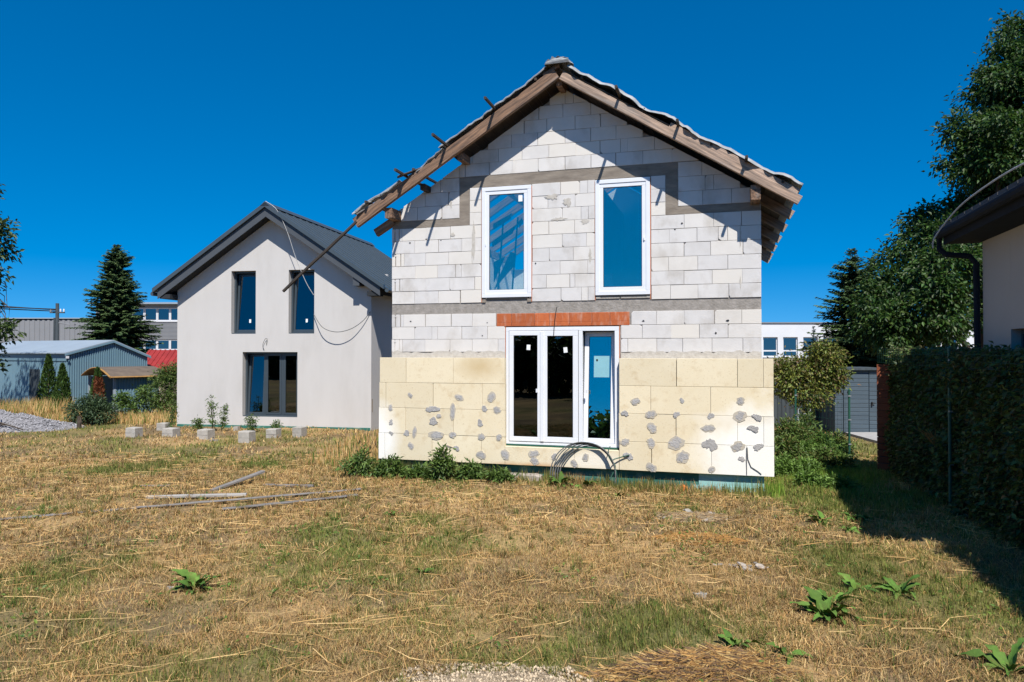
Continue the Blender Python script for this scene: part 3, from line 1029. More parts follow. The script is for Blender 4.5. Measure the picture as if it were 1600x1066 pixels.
m.tube([(3.36, -0.03, 2.72), (3.38, -0.035, 2.95), (3.40, -0.03, 3.15), (3.42, -0.02, 3.26)], 0.007, 5)
m.build('hanging_wire', M['black'], house)

# ---- shell behind the facade
m = MB()
m.box(0.0, 0.24, 0.252, D, 0.0, 5.0)
m.build('side_wall', M['block'], house)
m = MB()
m.box(W - 0.24, W, 0.252, D, 0.0, 5.0)
m.build('side_wall', M['block'], house)
m = MB()
p = [(0.242, 0.0), (W - 0.242, 0.0), (W - 0.242, 5.0), (6.6, 5.3), (5.4, 6.2), (3.6, 7.3), (2.7, 6.75), (1.9, 5.3), (1.4, 4.9), (0.242, 4.9)]
m.prism(p, D - 0.24, D)
m.build('back_wall', M['block'], house)
MB().box(0.241, W - 0.241, 0.252, D - 0.241, 3.17, 3.36).build('floor_slab', M['concrete'], house)
MB().box(0.241, W - 0.241, 0.252, D - 0.241, 0.2, 0.55).build('floor_slab', M['concrete'], house)
m = MB()
m.box(3.5, 3.62, 1.4, D - 0.25, 3.37, 6.4)
m.build('partition', M['block'], house)

# ---- roof timbers
ridge = MB().box(CX - 0.05, CX + 0.05, -0.40, D + 0.4, RB0 - 0.10, RB0 + 0.06).build('roof', M['oldwood'], house)


def rpart(o):
    """hang a roof piece built in house coordinates under the roof"""
    o.parent = ridge
    return o


cs = math.cos(math.atan(SL))


def rafter(y, w, h, mat, side, u_end, u_top=None, wob=0.0):
    """sloping timber, underside on rb(u)"""
    ut = CX if u_top is None else u_top
    zc = h / 2 / cs
    return rpart(beam('rafter', (u_end, y, rb(u_end) + zc), (ut, y, rb(ut) + zc), w, h, mat, house, wob=wob))


# verge rafters, in front of the wall
rafter(-0.46, 0.085, 0.205, M['oldwood'], -1, -0.56, CX - 0.03, 0.003)
rafter(-0.455, 0.085, 0.150, M['palewood'], 1, 7.66, CX + 0.06, 0.003)
rpart(beam('ridge_cleat', (CX - 0.28, -0.455, rb(CX - 0.28) + 0.27), (CX + 0.02, -0.455, RB0 + 0.25), 0.06, 0.06, M['oldwood'], house))
# pale offcut doubling the lower right verge, second layer
rpart(beam('verge_board', (5.55, -0.475, rb(5.55) + 0.225), (7.64, -0.475, rb(7.64) + 0.225), 0.03, 0.09, M['palewood'], house, wob=0.004))
for yy in (1.0, 2.55, 4.1, 5.65, 7.2, 8.1):
    rafter(yy, 0.09, 0.17, M['palewood'], 1, 7.66)
for yy in (1.0, 1.9, 2.8, 3.7, 4.6, 5.5, 6.4, 7.3, 8.1):
    rafter(yy, 0.08, 0.17, M['oldwood'], -1, -0.30)
# purlins and wall plates carrying the verge
rpart(beam('purlin', (6.965, -0.42, 5.125), (6.965, D, 5.125), 0.16, 0.25, M['oldwood'], house))
rpart(beam('purlin', (0.135, -0.43, 5.14), (0.135, D, 5.14), 0.15, 0.20, M['oldwood'], house))
rpart(beam('rafter_tail', (-0.36, 0.02, 4.83), (0.04, 0.02, 5.06), 0.10, 0.16, M['oldwood'], house))
rpart(beam('purlin', (1.62, -0.38, rb(1.62) - 0.05), (1.62, D, rb(1.62) - 0.05), 0.12, 0.14, M['oldwood'], house))
rpart(beam('purlin', (0.80, -0.30, rb(0.80) - 0.05), (0.80, 2.5, rb(0.80) - 0.05), 0.10, 0.12, M['darkwood'], house))
# sheathing: whole right slope, upper part of the left verge
th = math.atan(SL)


def slope_board(side, s0, s1, y0, y1, zoff, t, mat, name):
    """board lying on the slope: s measured down from the ridge"""
    m = MB()
    c, s = math.cos(th), math.sin(th)
    def P(sv, yv, n):
        return (CX + side * (sv * c + n * s), yv, RB0 - sv * s + n * c)
    vs = [P(s0, y0, zoff), P(s1, y0, zoff), P(s1, y1, zoff), P(s0, y1, zoff), P(s0, y0, zoff + t), P(s1, y0, zoff + t), P(s1, y1, zoff + t), P(s0, y1, zoff + t)]
    fs = [(0, 3, 2, 1), (4, 5, 6, 7), (0, 1, 5, 4), (1, 2, 6, 5), (2, 3, 7, 6), (3, 0, 4, 7)]
    if side < 0:
        fs = [tuple(reversed(f)) for f in fs]
    m.add(vs, fs)
    return rpart(m.build(name, mat, house))


SR = (7.45 - CX) / math.cos(th)
s = -0.10
while s < SR - 0.1:
    slope_board(1, s, min(s + 0.205, SR), -0.44 + random.uniform(-0.02, 0.02), D + 0.3, 0.172, 0.02, M['board'], 'sheathing_board')
    s += 0.212
s = -0.13
while s < 2.35:
    slope_board(-1, s, s + 0.205, -0.43, 0.9 + random.uniform(-0.2, 0.3), 0.205, 0.02, M['board'], 'sheathing_board')
    s += 0.212
# battens along the depth; a few stick out past the verge
for side, lst, base in ((-1, [(0.35, 0.52), (1.28, 1.08), (2.42, 1.17), (3.20, 0.55), (3.42, 0.95), (4.35, 0.62)], 0.228), (1, [(0.4, 0.5), (1.20, 0.93), (1.7, 0.5), (2.40, 0.80), (3.05, 0.5), (3.72, 0.76), (4.4, 0.50)], 0.195)):
    for sv, out in lst:
        c, sn = math.cos(th), math.sin(th)
        u = CX + side * (sv * c + base * sn)
        w = RB0 - sv * sn + base * c
        rpart(beam('batten', (u, -out, w + 0.02 + (0.03 if out > 0.6 else 0)), (u, 1.2 if side < 0 else D + 0.3, w + 0.02), 0.045, 0.05, M['darkwood'], house, wob=0.004))
# loose board lying over the left verge
rpart(beam('loose_board', (0.42, -0.62, 5.78), (0.86, -0.35, 6.00), 0.16, 0.025, M['darkwood'], house))
rpart(beam('loose_board', (-0.50, -0.52, 5.12), (-0.20, -0.44, 5.32), 0.09, 0.03, M['greyplank'], house))


def tarp(side, s0, s1, y0, y1, seed, lift):
    ns, ny = int((s1 - s0) / 0.07), 12
    c, sn = math.cos(th), math.sin(th)
    V, F = [], []
    for layer in (0, 1):
        for i in range(ns + 1):
            sv = s0 + (s1 - s0) * i / ns
            for j in range(ny + 1):
                tj = j / ny
                yv = y0 + (y1 - y0) * tj * tj
                n1 = float(vnoise(sv * 1.0, yv, 0.45, seed)) - 0.5
                n2 = float(vnoise(sv, yv, 0.16, seed + 4)) - 0.5
                edge = float(vnoise(sv, 3.0, 0.17, seed + 9)) - 0.5 + 0.6 * (float(vnoise(sv, 7.0, 0.07, seed + 19)) - 0.5)
                n = lift + 0.06 * n1 + 0.045 * n2 + 0.022 * math.sin(sv * 5.2 + seed) - (0.05 * max(0, 1 - (yv - y0) / 0.06))
                yy = yv - (0.13 * edge if j < 3 else 0) + 0.02 * n2
                n += 0.012 * layer
                V.append((CX + side * (sv * c + n * sn), yy, RB0 - sv * sn + n * c))
    k = ny + 1
    tot = (ns + 1) * k
    for i in range(ns):
        for j in range(ny):
            a = i * k + j
            F.append((a + tot, a + k + tot, a + k + 1 + tot, a + 1 + tot) if side > 0 else (a + tot, a + 1 + tot, a + k + 1 + tot, a + k + tot))
            F.append((a, a + 1, a + k + 1, a + k) if side > 0 else (a, a + k, a + k + 1, a + 1))
        a = i * k
        F.append((a, a + k, a + k + tot, a + tot))
    for j in range(ny):
        F.append((j, j + tot, j + 1 + tot, j + 1))
        a = ns * k + j
        F.append((a, a + 1, a + 1 + tot, a + tot))
    return rpart(MB().add(V, F).build('tarp', M['tarp'], house, True))


tarp(1, 0.05, SR + 0.10, -0.53, D + 0.2, 3, 0.295)
tarp(-1, 0.05, 2.55, -0.53, 1.0, 8, 0.325)
tarp(-1, 2.5, 3.35, -0.50, -0.05, 14, 0.27)
tarp(-1, 3.55, 4.72, -0.56, -0.28, 17, 0.285)
# crumpled tarp over the ridge
V, F = [], []
n, k = 9, 14
for i in range(n):
    for j in range(k):
        a = math.pi * (0.12 + 0.76 * j / (k - 1))
        yv = -0.60 + 0.16 * i
        r = 0.20 + random.uniform(-0.022, 0.028)
        V.append((CX + r * 1.35 * math.cos(a), yv + random.uniform(-0.02, 0.02), RB0 + 0.20 + r * 0.75 * math.sin(a) + random.uniform(-0.02, 0.02)))
for i in range(n - 1):
    for j in range(k - 1):
        a = i * k + j
        F.append((a, a + 1, a + k + 1, a + k))
F.append(tuple(range(k)))
rpart(MB().add(V, F).build('ridge_tarp', M['tarp'], house))
# broken lath hanging from the left verge end
rpart(beam('hanging_lath', (-0.52, -0.50, 4.99), (-2.19, -0.50, 3.65), 0.05, 0.05, M['darkwood'], house, wob=0.006))

# things leaning inside the loft, seen through the left window
bl = thing('leaning_boards', 'pale broken boards leaning inside behind the left upper window', 'boards', (HX, HY, 0), HROT)
for pts, yy, mat in (([(2.02, 3.62), (2.20, 3.85), (2.44, 4.10), (2.50, 4.36), (2.38, 4.40), (2.20, 4.05)], 0.42, M['tarp']), ([(2.0, 3.80), (2.10, 4.02), (2.24, 4.32), (2.0, 4.22)], 0.50, M['tarp']),
                     ([(2.0, 4.50), (2.42, 4.76), (2.50, 4.92), (2.0, 4.62)], 0.40, M['tarp']), ([(2.0, 4.86), (2.36, 5.06), (2.40, 5.18), (2.0, 4.98)], 0.46, M['tarp']), ([(2.56, 4.86), (2.64, 4.98), (2.62, 5.06), (2.54, 4.98)], 0.4, M['tarp'])):
    MB().prism(pts, yy, yy + 0.025, 0.003).build('board', mat, bl)
for u0 in (2.05, 2.35):
    beam('prop', (u0, 0.56, 3.37), (u0 + 0.15, 0.53, 5.1), 0.03, 0.03, M['darkwood'], bl)


# ------------------------------------------------------------------ the finished white house on the left
LH = thing('white_house', 'rendered white house with dark metal gable roof on the left', 'house', (-10.785, 23.302, 0), math.radians(-10.5))
LW, LD, LC = 6.595, 8.0, 3.31
LA, LS = 6.60, 0.672         # underside of the verge at the ridge, slope


def lclip(p, off):
    p = clip(p, LS, 1, LA + off + LS * LC)
    return clip(p, -LS, 1, LA + off - LS * LC) if p else p


m = MB()
ops = [(1.90, 2.745, 2.96, 4.955), (3.865, 4.725, 2.96, 4.955), (2.30, 4.17, 0.35, 2.385)]
zs = [(-0.3, 0.35, []), (0.35, 2.385, [ops[2]]), (2.385, 2.96, []), (2.96, 4.955, ops[:2]), (4.955, 9, [])]
for z0, z1, cut in zs:
    x = 0.0
    for c in cut + [(LW, LW, 0, 0)]:
        if c[0] > x:
            p = lclip([(x, z0), (c[0], z0), (c[0], z1), (x, z1)], -0.01)
            if len(p) > 2:
                m.prism(p, 0, 0.3)
        x = c[1]
m.build('front_wall', M['plaster'], LH)
MB().box(0, 0.3, 0.3005, LD, -0.3, 4.35).build('side_wall', M['plaster'], LH)
MB().box(LW - 0.3, LW, 0.3005, LD, -0.3, 4.35).build('side_wall', M['plaster'], LH)
MB().box(0.3, LW - 0.3, LD - 0.3, LD, -0.3, 5.0).build('back_wall', M['plaster'], LH)
MB().box(0.301, LW - 0.301, 0.301, LD - 0.301, 2.55, 2.8).build('floor_slab', M['plaster'], LH)
MB().box(0.301, LW - 0.301, 2.2, 2.3, 0.0, 2.54).build('partition', M['plaster'], LH)
MB().box(0.301, LW - 0.301, 2.2, 2.3, 2.81, 5.0).build('partition', M['plaster'], LH)
MB().box(0.02, LW - 0.02, -0.02, 0.28, -0.3, 0.07).build('plinth', M['plinth'], LH)
lr = MB()
for sd in (-1, 1):
    ue = LC + sd * 3.70
    ze = LA - LS * 3.70
    pts = [(ue, ze), (LC, LA), (LC, LA + 0.30), (ue, ze + 0.30)]
    if sd > 0:
        pts = [pts[1], pts[0], pts[3], pts[2]]
    lr.prism(pts, -0.40, LD + 0.3)
roof = lr.build('roof', M['soffit'], LH)
# fascia boards along the verge
for sd in (-1, 1):
    ue = LC + sd * 3.72
    ze = LA - LS * 3.72
    pts = [(ue, ze - 0.03), (LC, LA - 0.03), (LC, LA + 0.25), (ue, ze + 0.25)]
    if sd > 0:
        pts = [pts[1], pts[0], pts[3], pts[2]]
    MB().prism(pts, -0.425, -0.401).build('fascia', M['fascia'], roof)
    pts = [(LC + sd * 3.86, LA - LS * 3.86 + 0.262), (LC, LA + 0.262), (LC, LA + 0.40), (LC + sd * 3.86, LA - LS * 3.86 + 0.40)]
    if sd > 0:
        pts = [pts[1], pts[0], pts[3], pts[2]]
    MB().prism(pts, -0.50, -0.36).build('verge_trim', M['anthracite'], roof)
    # metal sheet
    c, s = 1 / math.hypot(1, LS), LS / math.hypot(1, LS)
    t0 = 0.305
    m = MB()
    q = [(LC, LA + t0), (LC + sd * 3.88, LA + t0 - LS * 3.88), (LC + sd * 3.88, LA + t0 + 0.03 - LS * 3.88), (LC, LA + t0 + 0.03)]
    if sd < 0:
        q = q[::-1]
    m.prism(q, -0.359, LD + 0.35)
    m.build('roof_sheet', M['anthracite'], roof)
    yv = 0.1
    while yv < LD + 0.3:
        q = [(LC + sd * 0.12, LA + t0 + 0.031 - LS * 0.12), (LC + sd * 3.86, LA + t0 + 0.031 - LS * 3.86), (LC + sd * 3.86, LA + t0 + 0.062 - LS * 3.86), (LC + sd * 0.12, LA + t0 + 0.062 - LS * 0.12)]
        if sd < 0:
            q = q[::-1]
        MB().prism(q, yv, yv + 0.022).build('seam', M['anthracite'], roof)
        yv += 0.47
    g = MB()
    gx = LC + sd * 3.93
    g.tube([(gx, -0.40, LA - LS * 3.9 + 0.26), (gx, LD + 0.3, LA - LS * 3.9 + 0.26)], 0.065, 10)
    g.build('gutter', M['anthracite'], roof)
    # boxed eave return
    e0, e1 = sorted((LC + sd * 3.30, LC + sd * 3.66))
    MB().box(e0, e1, -0.395, 0.0 if sd > 0 else LD, 4.08, 4.22).build('eave_box', M['soffit'], roof)
    e0, e1 = sorted((LC + sd * 2.85, LC + sd * 3.05))
    if sd > 0:
        MB().box(e0, e1, -0.39, 0.0, LA - LS * 3.05 - 0.16, LA - LS * 2.9).build('purlin_end', M['fascia'], roof)
MB().prism([(LC - 0.16, LA + 0.28), (LC + 0.16, LA + 0.28), (LC, LA + 0.43)], -0.50, LD + 0.36).build('ridge_cap', M['anthracite'], roof)


def dark_window(x0, x1, z0, z1, splits, tilt=None, sticker=None):
    y = 0.17
    fr = rect_frame(MB(), x0 + 0.002, x1 - 0.002, z0 + 0.002, z1 - 0.002, 0.06, y, y + 0.08)
    for s in splits:
        fr.prism([(s - 0.035, z0 + 0.063), (s + 0.035, z0 + 0.063), (s + 0.035, z1 - 0.063), (s - 0.035, z1 - 0.063)], y + 0.001, y + 0.08, 0.003)
    w = fr.build('window', M['darkframe'], LH)
    ed = [x0 + 0.058] + [e for s in splits for e in (s - 0.037, s + 0.037)] + [x1 - 0.058]
    for i in range(0, len(ed), 2):
        a, b = ed[i], ed[i + 1]
        if tilt is not None and i == tilt:
            TM = Matrix.Translation((0, y + 0.02, z0 + 0.06)) @ Matrix.Rotation(math.radians(-4.0), 4, 'X')
            h = z1 - z0 - 0.13
            rect_frame(MB(), a, b, 0, h, 0.07, 0, 0.06).build('sash', M['darkframe'], w).matrix_local = TM
            MB().box(a + 0.068, b - 0.068, 0.022, 0.028, 0.068, h - 0.068).build('pane', M['glass_dark'], w).matrix_local = TM
            if sticker:
                MB().box(sticker - 0.032, sticker + 0.032, 0.018, 0.0215, 0.30, 0.41).build('sticker', M['paper'], w).matrix_local = TM
        else:
            rect_frame(MB(), a, b, z0 + 0.056, z1 - 0.056, 0.065, y - 0.006, y + 0.05).build('sash', M['darkframe'], w)
            MB().box(a + 0.063, b - 0.063, y + 0.02, y + 0.026, z0 + 0.12, z1 - 0.12).build('pane', M['glass_dark'], w)
    MB().box(x0 + 0.003, x1 - 0.003, 0.04, y - 0.001, z0 + 0.002, z0 + 0.03).build('sill', M['anthracite'], w)


dark_window(*ops[0], [], 0, 2.42)
dark_window(*ops[1], [], 0, 4.36)
dark_window(*ops[2], [2.98, 3.58], 0)
# thin brown plate; the open joint's shade, low on the right corner, as colour
MB().box(LW - 0.0, LW + 0.004, 0.05, 0.13, 0.55, 0.95).build('joint_shade_plate', M['farbrown'], LH)

# loose cables on the facade
cb = thing('facade_cable', 'thin pale cable dangling from the ridge of the white house', 'cable', (-10.785, 23.302, 0), math.radians(-10.5))
m = MB()
def sag(pts, r, n=5):
    pts = [Vector(p) for p in pts]
    out = []
    for i in range(len(pts) - 1):
        p0, p1, p2, p3 = pts[max(i - 1, 0)], pts[i], pts[i + 1], pts[min(i + 2, len(pts) - 1)]
        for k in range(6):
            t = k / 6
            out.append(0.5 * ((2 * p1) + (p2 - p0) * t + (2 * p0 - 5 * p1 + 4 * p2 - p3) * t * t + (3 * p1 - p0 - 3 * p2 + p3) * t ** 3))
    out.append(pts[-1])
    return out
m.tube(sag([(3.36, -0.52, 7.02), (3.72, -0.50, 6.75), (4.02, -0.42, 6.1), (4.25, -0.3, 5.3), (4.55, -0.22, 4.55), (4.76, -0.12, 4.15)], 0.012), 0.0095, 5)
m.build('wire', M['whitecable'], cb)
m = MB()
m.tube(sag([(4.74, -0.06, 3.55), (5.1, -0.22, 3.15), (5.55, -0.26, 3.0), (6.0, -0.22, 3.08), (6.35, -0.12, 3.32), (6.58, -0.03, 3.62)], 0.012), 0.011, 5)
m.tube(sag([(3.05, -0.02, 2.45), (3.02, -0.05, 2.6), (3.10, -0.06, 2.78), (3.16, -0.04, 2.8), (3.13, -0.02, 2.62)], 0.01), 0.008, 5)
m.build('wire', M['cable'], cb)

# ------------------------------------------------------------------ right neighbour
RH = thing('neighbour_house', 'cream neighbour house with dark gutter behind the leafy hedge on the right', 'house', (7.30, 11.2, 0), math.radians(-16.7))
wy0 = -4.9
m = MB()
m.box(0, 7.5, wy0, -2.301, 0, 4.22)
m.box(0, 7.5, -1.149, 0, 0, 4.22)
m.box(0, 7.5, -2.3, -1.15, 0, 1.5)
m.box(0, 7.5, -2.3, -1.15, 2.74, 4.22)
m.box(0.25, 7.5, -2.3, -1.15, 1.501, 2.739)
m.build('wall', M['plaster_right'], RH)
wf = MB()
wf.box(0.12, 0.18, -2.29, -2.23, 1.51, 2.73)
wf.box(0.12, 0.18, -1.22, -1.16, 1.51, 2.73)
wf.box(0.12, 0.18, -2.23, -1.22, 1.51, 1.57)
wf.box(0.12, 0.18, -2.23, -1.22, 2.67, 2.73)
wf = wf.build('window', M['darkframe'], RH)
MB().box(0.14, 0.148, -2.23, -1.22, 1.57, 2.67).build('pane', M['glass_far'], wf)
r = MB()
pts = [(-0.50, 4.24), (3.75, 4.24 + 0.6 * 4.25), (3.75, 4.36 + 0.6 * 4.25), (-0.50, 4.36)]
r.prism(pts, wy0 - 0.2, 0.15)
pts = [(3.7505, 4.16 + 0.6 * 4.25), (8.0, 4.16), (8.0, 4.36), (3.7505, 4.36 + 0.6 * 4.25)]
r.prism(pts, wy0 - 0.2, 0.15)
rr = r.build('roof', M['soffit'], RH)
yv = wy0 - 0.2
for k in range(16):
    MB().prism([(-0.56, 4.365), (3.7, 4.365 + 0.6 * 4.26), (3.7, 4.40 + 0.6 * 4.26), (-0.56, 4.42)], yv + k * 0.33, yv + k * 0.33 + 0.30).build('tile_row', M['tile_dark'], rr)
g = MB()
g.tube([(-0.57, wy0 - 0.2, 4.28), (-0.57, 0.17, 4.28)], 0.07, 10)
g.build('gutter', M['darkgutter'], rr)
MB().box(-0.50, -0.47, wy0 - 0.2, 0.15, 4.12, 4.30).build('fascia', M['darkgutter'], rr)
MB().box(-0.469, 0.0, wy0 - 0.2, 0.15, 4.13, 4.16).build('soffit', M['darkgutter'], rr)
g = MB()
g.tube([(-0.57, 0.10, 4.22), (-0.57, 0.10, 4.05), (-0.48, 0.09, 3.96), (-0.16, 0.07, 3.92), (-0.07, 0.06, 3.80), (-0.06, 0.06, 2.0), (-0.06, 0.06, 0.1)], 0.045, 10)
g.build('downpipe', M['darkgutter'], RH)
m = MB()
m.tube(sag([(6.62, 11.35, 4.05), (6.60, 11.3, 4.17), (6.63, 11.1, 4.36), (6.58, 10.6, 4.56), (6.45, 9.9, 4.66), (6.20, 8.9, 4.69), (5.8, 7.6, 4.6)], 0.01), 0.013, 6)
tag(m.build('roof_cable', M['whitecable']), 'pale cable looping up from the dark gutter corner on the right', 'cable')

# ------------------------------------------------------------------ blue grey metal garage
GA = thing('metal_garage', 'low blue grey corrugated metal garage with grey roof', 'garage', (-18.46, 30.0, 0), math.radians(60))
GW, GL = 3.55, 8.5


def corrugated(m, p0, p1, ztop, z0=0.0, step=0.09, depth=0.03, out=(0, -1)):
    """ribbed sheet from p0 to p1 in plan; ztop(t) gives the top height"""
    p0, p1 = Vector(p0), Vector(p1)
    L = (p1 - p0).length
    n = int(L / step)
    o = Vector((out[0], out[1])) * depth
    prev = None
    V, F = [], []
    prof = [(0.0, 0), (0.42, 0), (0.5, 1), (0.92, 1)]
    pts = []
    for i in range(n):
        for t, h in prof:
            tt = (i + t) / n
            pts.append((p0 + (p1 - p0) * tt + o * h, tt))
    pts.append((p1, 1.0))
    for p, tt in pts:
        V.append((p.x, p.y, z0))
        V.append((p.x, p.y, ztop(tt)))
    for i in range(len(pts) - 1):
        F.append((2 * i, 2 * i + 2, 2 * i + 3, 2 * i + 1))
    m.add(V, F)


m = MB()
corrugated(m, (0, 0), (GW, 0), lambda t: (2.33 + 0.50 * t / 0.54) if t < 0.54 else (2.83 - 0.62 * (t - 0.54) / 0.46), 0, 0.098, 0.035)
m.box(0.03, GW - 0.03, 0.02, GL, 0, 2.15)
m.build('gable_wall', M['tealmetal'], GA)
m = MB()
corrugated(m, (0, GL), (0, 0), lambda t: 2.30, 0, 0.12, 0.012, (-1, 0))
sw = m.build('side_wall', M['tealmetal'], GA)
MB().box(-0.035, -0.02, 0.0, GL, 1.99, 2.32).build('eave_band', M['tealmetal'], GA)
MB().box(-0.03, -0.014, 2.05, 2.85, 0, 1.62).build('door', M['fencewood'], GA)
r = MB()
pts = [(-0.14, 2.29), (GW * 0.54, 2.85), (GW * 0.54, 2.89), (-0.14, 2.335)]
r.prism(pts, -0.12, GL + 0.1)
pts = [(GW * 0.54 + 0.0005, 2.85), (GW + 0.12, 2.14), (GW + 0.12, 2.18), (GW * 0.54 + 0.0005, 2.89)]
r.prism(pts, -0.12, GL + 0.1)
gr = r.build('roof', M['roofgrey'], GA)
MB().prism([(-0.14, 2.21), (GW * 0.54, 2.77), (GW * 0.54, 2.848), (-0.14, 2.288)], -0.13, -0.105).prism([(GW * 0.54 + 0.001, 2.77), (GW + 0.12, 2.06), (GW + 0.12, 2.138), (GW * 0.54 + 0.001, 2.848)], -0.13, -0.105).build('verge_trim', M['tealmetal'], gr)
MB().box(-0.12, 0.0, -0.16, -0.135, 2.10, 2.20).build('lamp', M['whitewall'], GA)

# bin shelter with a curved roof
KI = thing('curved_roof_shelter', 'small corrugated shelter with brown curved roof in front of the garage', 'shelter', (-14.9, 27.1, 0), math.radians(47.7))
m = MB()
corrugated(m, (0, 0), (1.62, 0), lambda t: 1.40, 0, 0.10, 0.03)
m.build('side_wall', M['tealmetal'], KI)
m = MB()
corrugated(m, (1.62, 0), (1.62, 2.7), lambda t: 1.40, 0, 0.10, 0.02, (1, 0))
m.box(0.05, 1.6, 2.66, 2.7, 0, 1.4)
m.build('back_wall', M['tealmetal'], KI)
for yy in (0.0, 2.7):
    MB().box(-0.03, 0.05, yy - 0.04, yy + 0.04, 0, 1.42).build('post', M['roofgrey'], KI)
V, F = [], []
n = 12
for lay in (0, 1):
    for i in range(n + 1):
        t = i / n
        yv = -0.25 + 3.1 * t
        zv = 1.42 + 0.33 * math.sin(math.pi * t) + 0.05 * lay
        V += [(-0.2, yv, zv), (1.85, yv, zv)]
k = 2 * (n + 1)
for i in range(n):
    a = 2 * i
    F += [(a + k, a + 1 + k, a + 3 + k, a + 2 + k), (a, a + 2, a + 3, a + 1), (a, a + k, a + 2 + k, a + 2), (a + 1, a + 3, a + 3 + k, a + 1 + k)]
F += [(0, 1, 1 + k, k), (2 * n, 2 * n + k, 2 * n + 1 + k, 2 * n + 1)]
kr = MB().add(V, F).build('roof', M['bitumen'], KI)
tb = MB()
tb.tube([(-0.22, -0.25 + 3.1 * i / n, 1.435 + 0.33 * math.sin(math.pi * i / n)) for i in range(n + 1)], 0.035, 6)
tb.tube([(-0.22, -0.26, 1.43), (1.87, -0.26, 1.43)], 0.04, 6)
tb.build('roof_trim', M['yellowwood'], kr)

# red roofed outbuilding
RD = thing('red_roofed_outbuilding', 'low outbuilding with red ribbed sheet roof beside the white house', 'outbuilding', (-17.2, 33.2, 0), math.radians(6))
MB().box(0.2, 5.0, 0.2, 3.0, 0, 1.6).build('wall', M['farbrown'], RD)
r = MB()
r.add([(-0.1, -0.15, 1.52), (5.3, -0.15, 1.52), (5.3, 1.6, 2.45), (-0.1, 1.6, 2.45), (-0.1, 3.3, 1.52), (5.3, 3.3, 1.52), (-0.1, -0.15, 1.46), (5.3, -0.15, 1.46), (5.3, 3.3, 1.46), (-0.1, 3.3, 1.46)],
      [(0, 1, 2, 3), (3, 2, 5, 4), (0, 3, 4), (1, 5, 2), (6, 7, 1, 0), (9, 8, 7, 6)])
rr = r.build('roof', M['redtile'], RD)
for k in range(24):
    x = -0.05 + k * 0.225
    MB().add([(x, -0.16, 1.545), (x + 0.08, -0.16, 1.545), (x + 0.08, 1.6, 2.48), (x, 1.6, 2.48), (x, -0.16, 1.5), (x + 0.08, -0.16, 1.5), (x + 0.08, 1.6, 2.43), (x, 1.6, 2.43)],
             [(0, 1, 2, 3), (4, 7, 6, 5), (0, 4, 5, 1), (1, 5, 6, 2), (3, 7, 4, 0), (2, 6, 7, 3)]).build('rib', M['redtile'], rr)
MB().add([(2.45, -0.9, 1.42), (4.7, -0.9, 1.42), (3.55, -0.9, 2.2), (3.55, 1.2, 2.2), (2.45, 0.3, 1.42), (4.7, 0.3, 1.42)],
         [(0, 1, 2), (0, 2, 3, 4), (1, 5, 3, 2)]).build('dormer_roof', M['redtile'], rr)

# factory behind
FA = thing('factory_building', 'long grey clad industrial building behind the garage', 'building', (-62, 72, 0))
m = MB()
corrugated(m, (0, 0), (27, 0), lambda t: 5.3 + 0.25 * t, 0, 0.5, 0.06)
m.box(0.05, 26.95, 0.02, 14, 0, 5.25)
m.build('hall_wall', M['factory'], FA)
MB().box(-0.3, 27.2, -0.15, 14.2, 5.56, 5.66).build('hall_roof', M['roofgrey'], FA)
OB = thing('office_block', 'two storey grey office block with window bands behind the spruce', 'building', (-38.0, 66, 0))
m = MB()
for z0, z1 in ((0, 2.45), (3.40, 5.10), (6.30, 6.60)):
    m.box(0, 26, 0, 10, z0, z1)
m.box(0, 3.2, 0.01, 10, 2.451, 3.399)
m.box(0, 3.2, 0.01, 10, 5.101, 6.299)
m.box(0, 26, 0.6, 10, 2.4505, 3.3995)
m.box(0, 26, 0.6, 10, 5.1005, 6.2995)
m.build('wall', M['factory'], OB)
for k in range(14):
    MB().box(0, 26, -0.02, -0.001, 3.44 + k * 0.12, 3.52 + k * 0.12).build('cladding_strip', M['factory'], OB)
for z0, z1 in ((2.45, 3.40), (5.10, 6.30)):
    x = 3.25
    while x < 25:
        w = rect_frame(MB(), x, x + 1.15, z0 + 0.002, z1 - 0.002, 0.09, 0.05, 0.15).build('window', M['whitewall'], OB)
        MB().box(x + 0.085, x + 1.065, 0.09, 0.10, z0 + 0.08, z1 - 0.08).build('pane', M['glass_far'], w)
        x += 1.17
MB().box(2.6, 26, -0.08, -0.021, 5.02, 5.10).build('sill_band', M['whitewall'], OB)
MB().box(-0.5, 26.5, -0.5, 10.5, 6.62, 6.72).add([(-0.5, -0.5, 6.73), (26.5, -0.5, 6.73), (26.5, 5, 7.15), (-0.5, 5, 7.15), (-0.5, 10.5, 6.73), (26.5, 10.5, 6.73)], [(0, 1, 2, 3), (3, 2, 5, 4), (0, 3, 4), (1, 5, 2)]).build('roof', M['roofgrey'], OB)

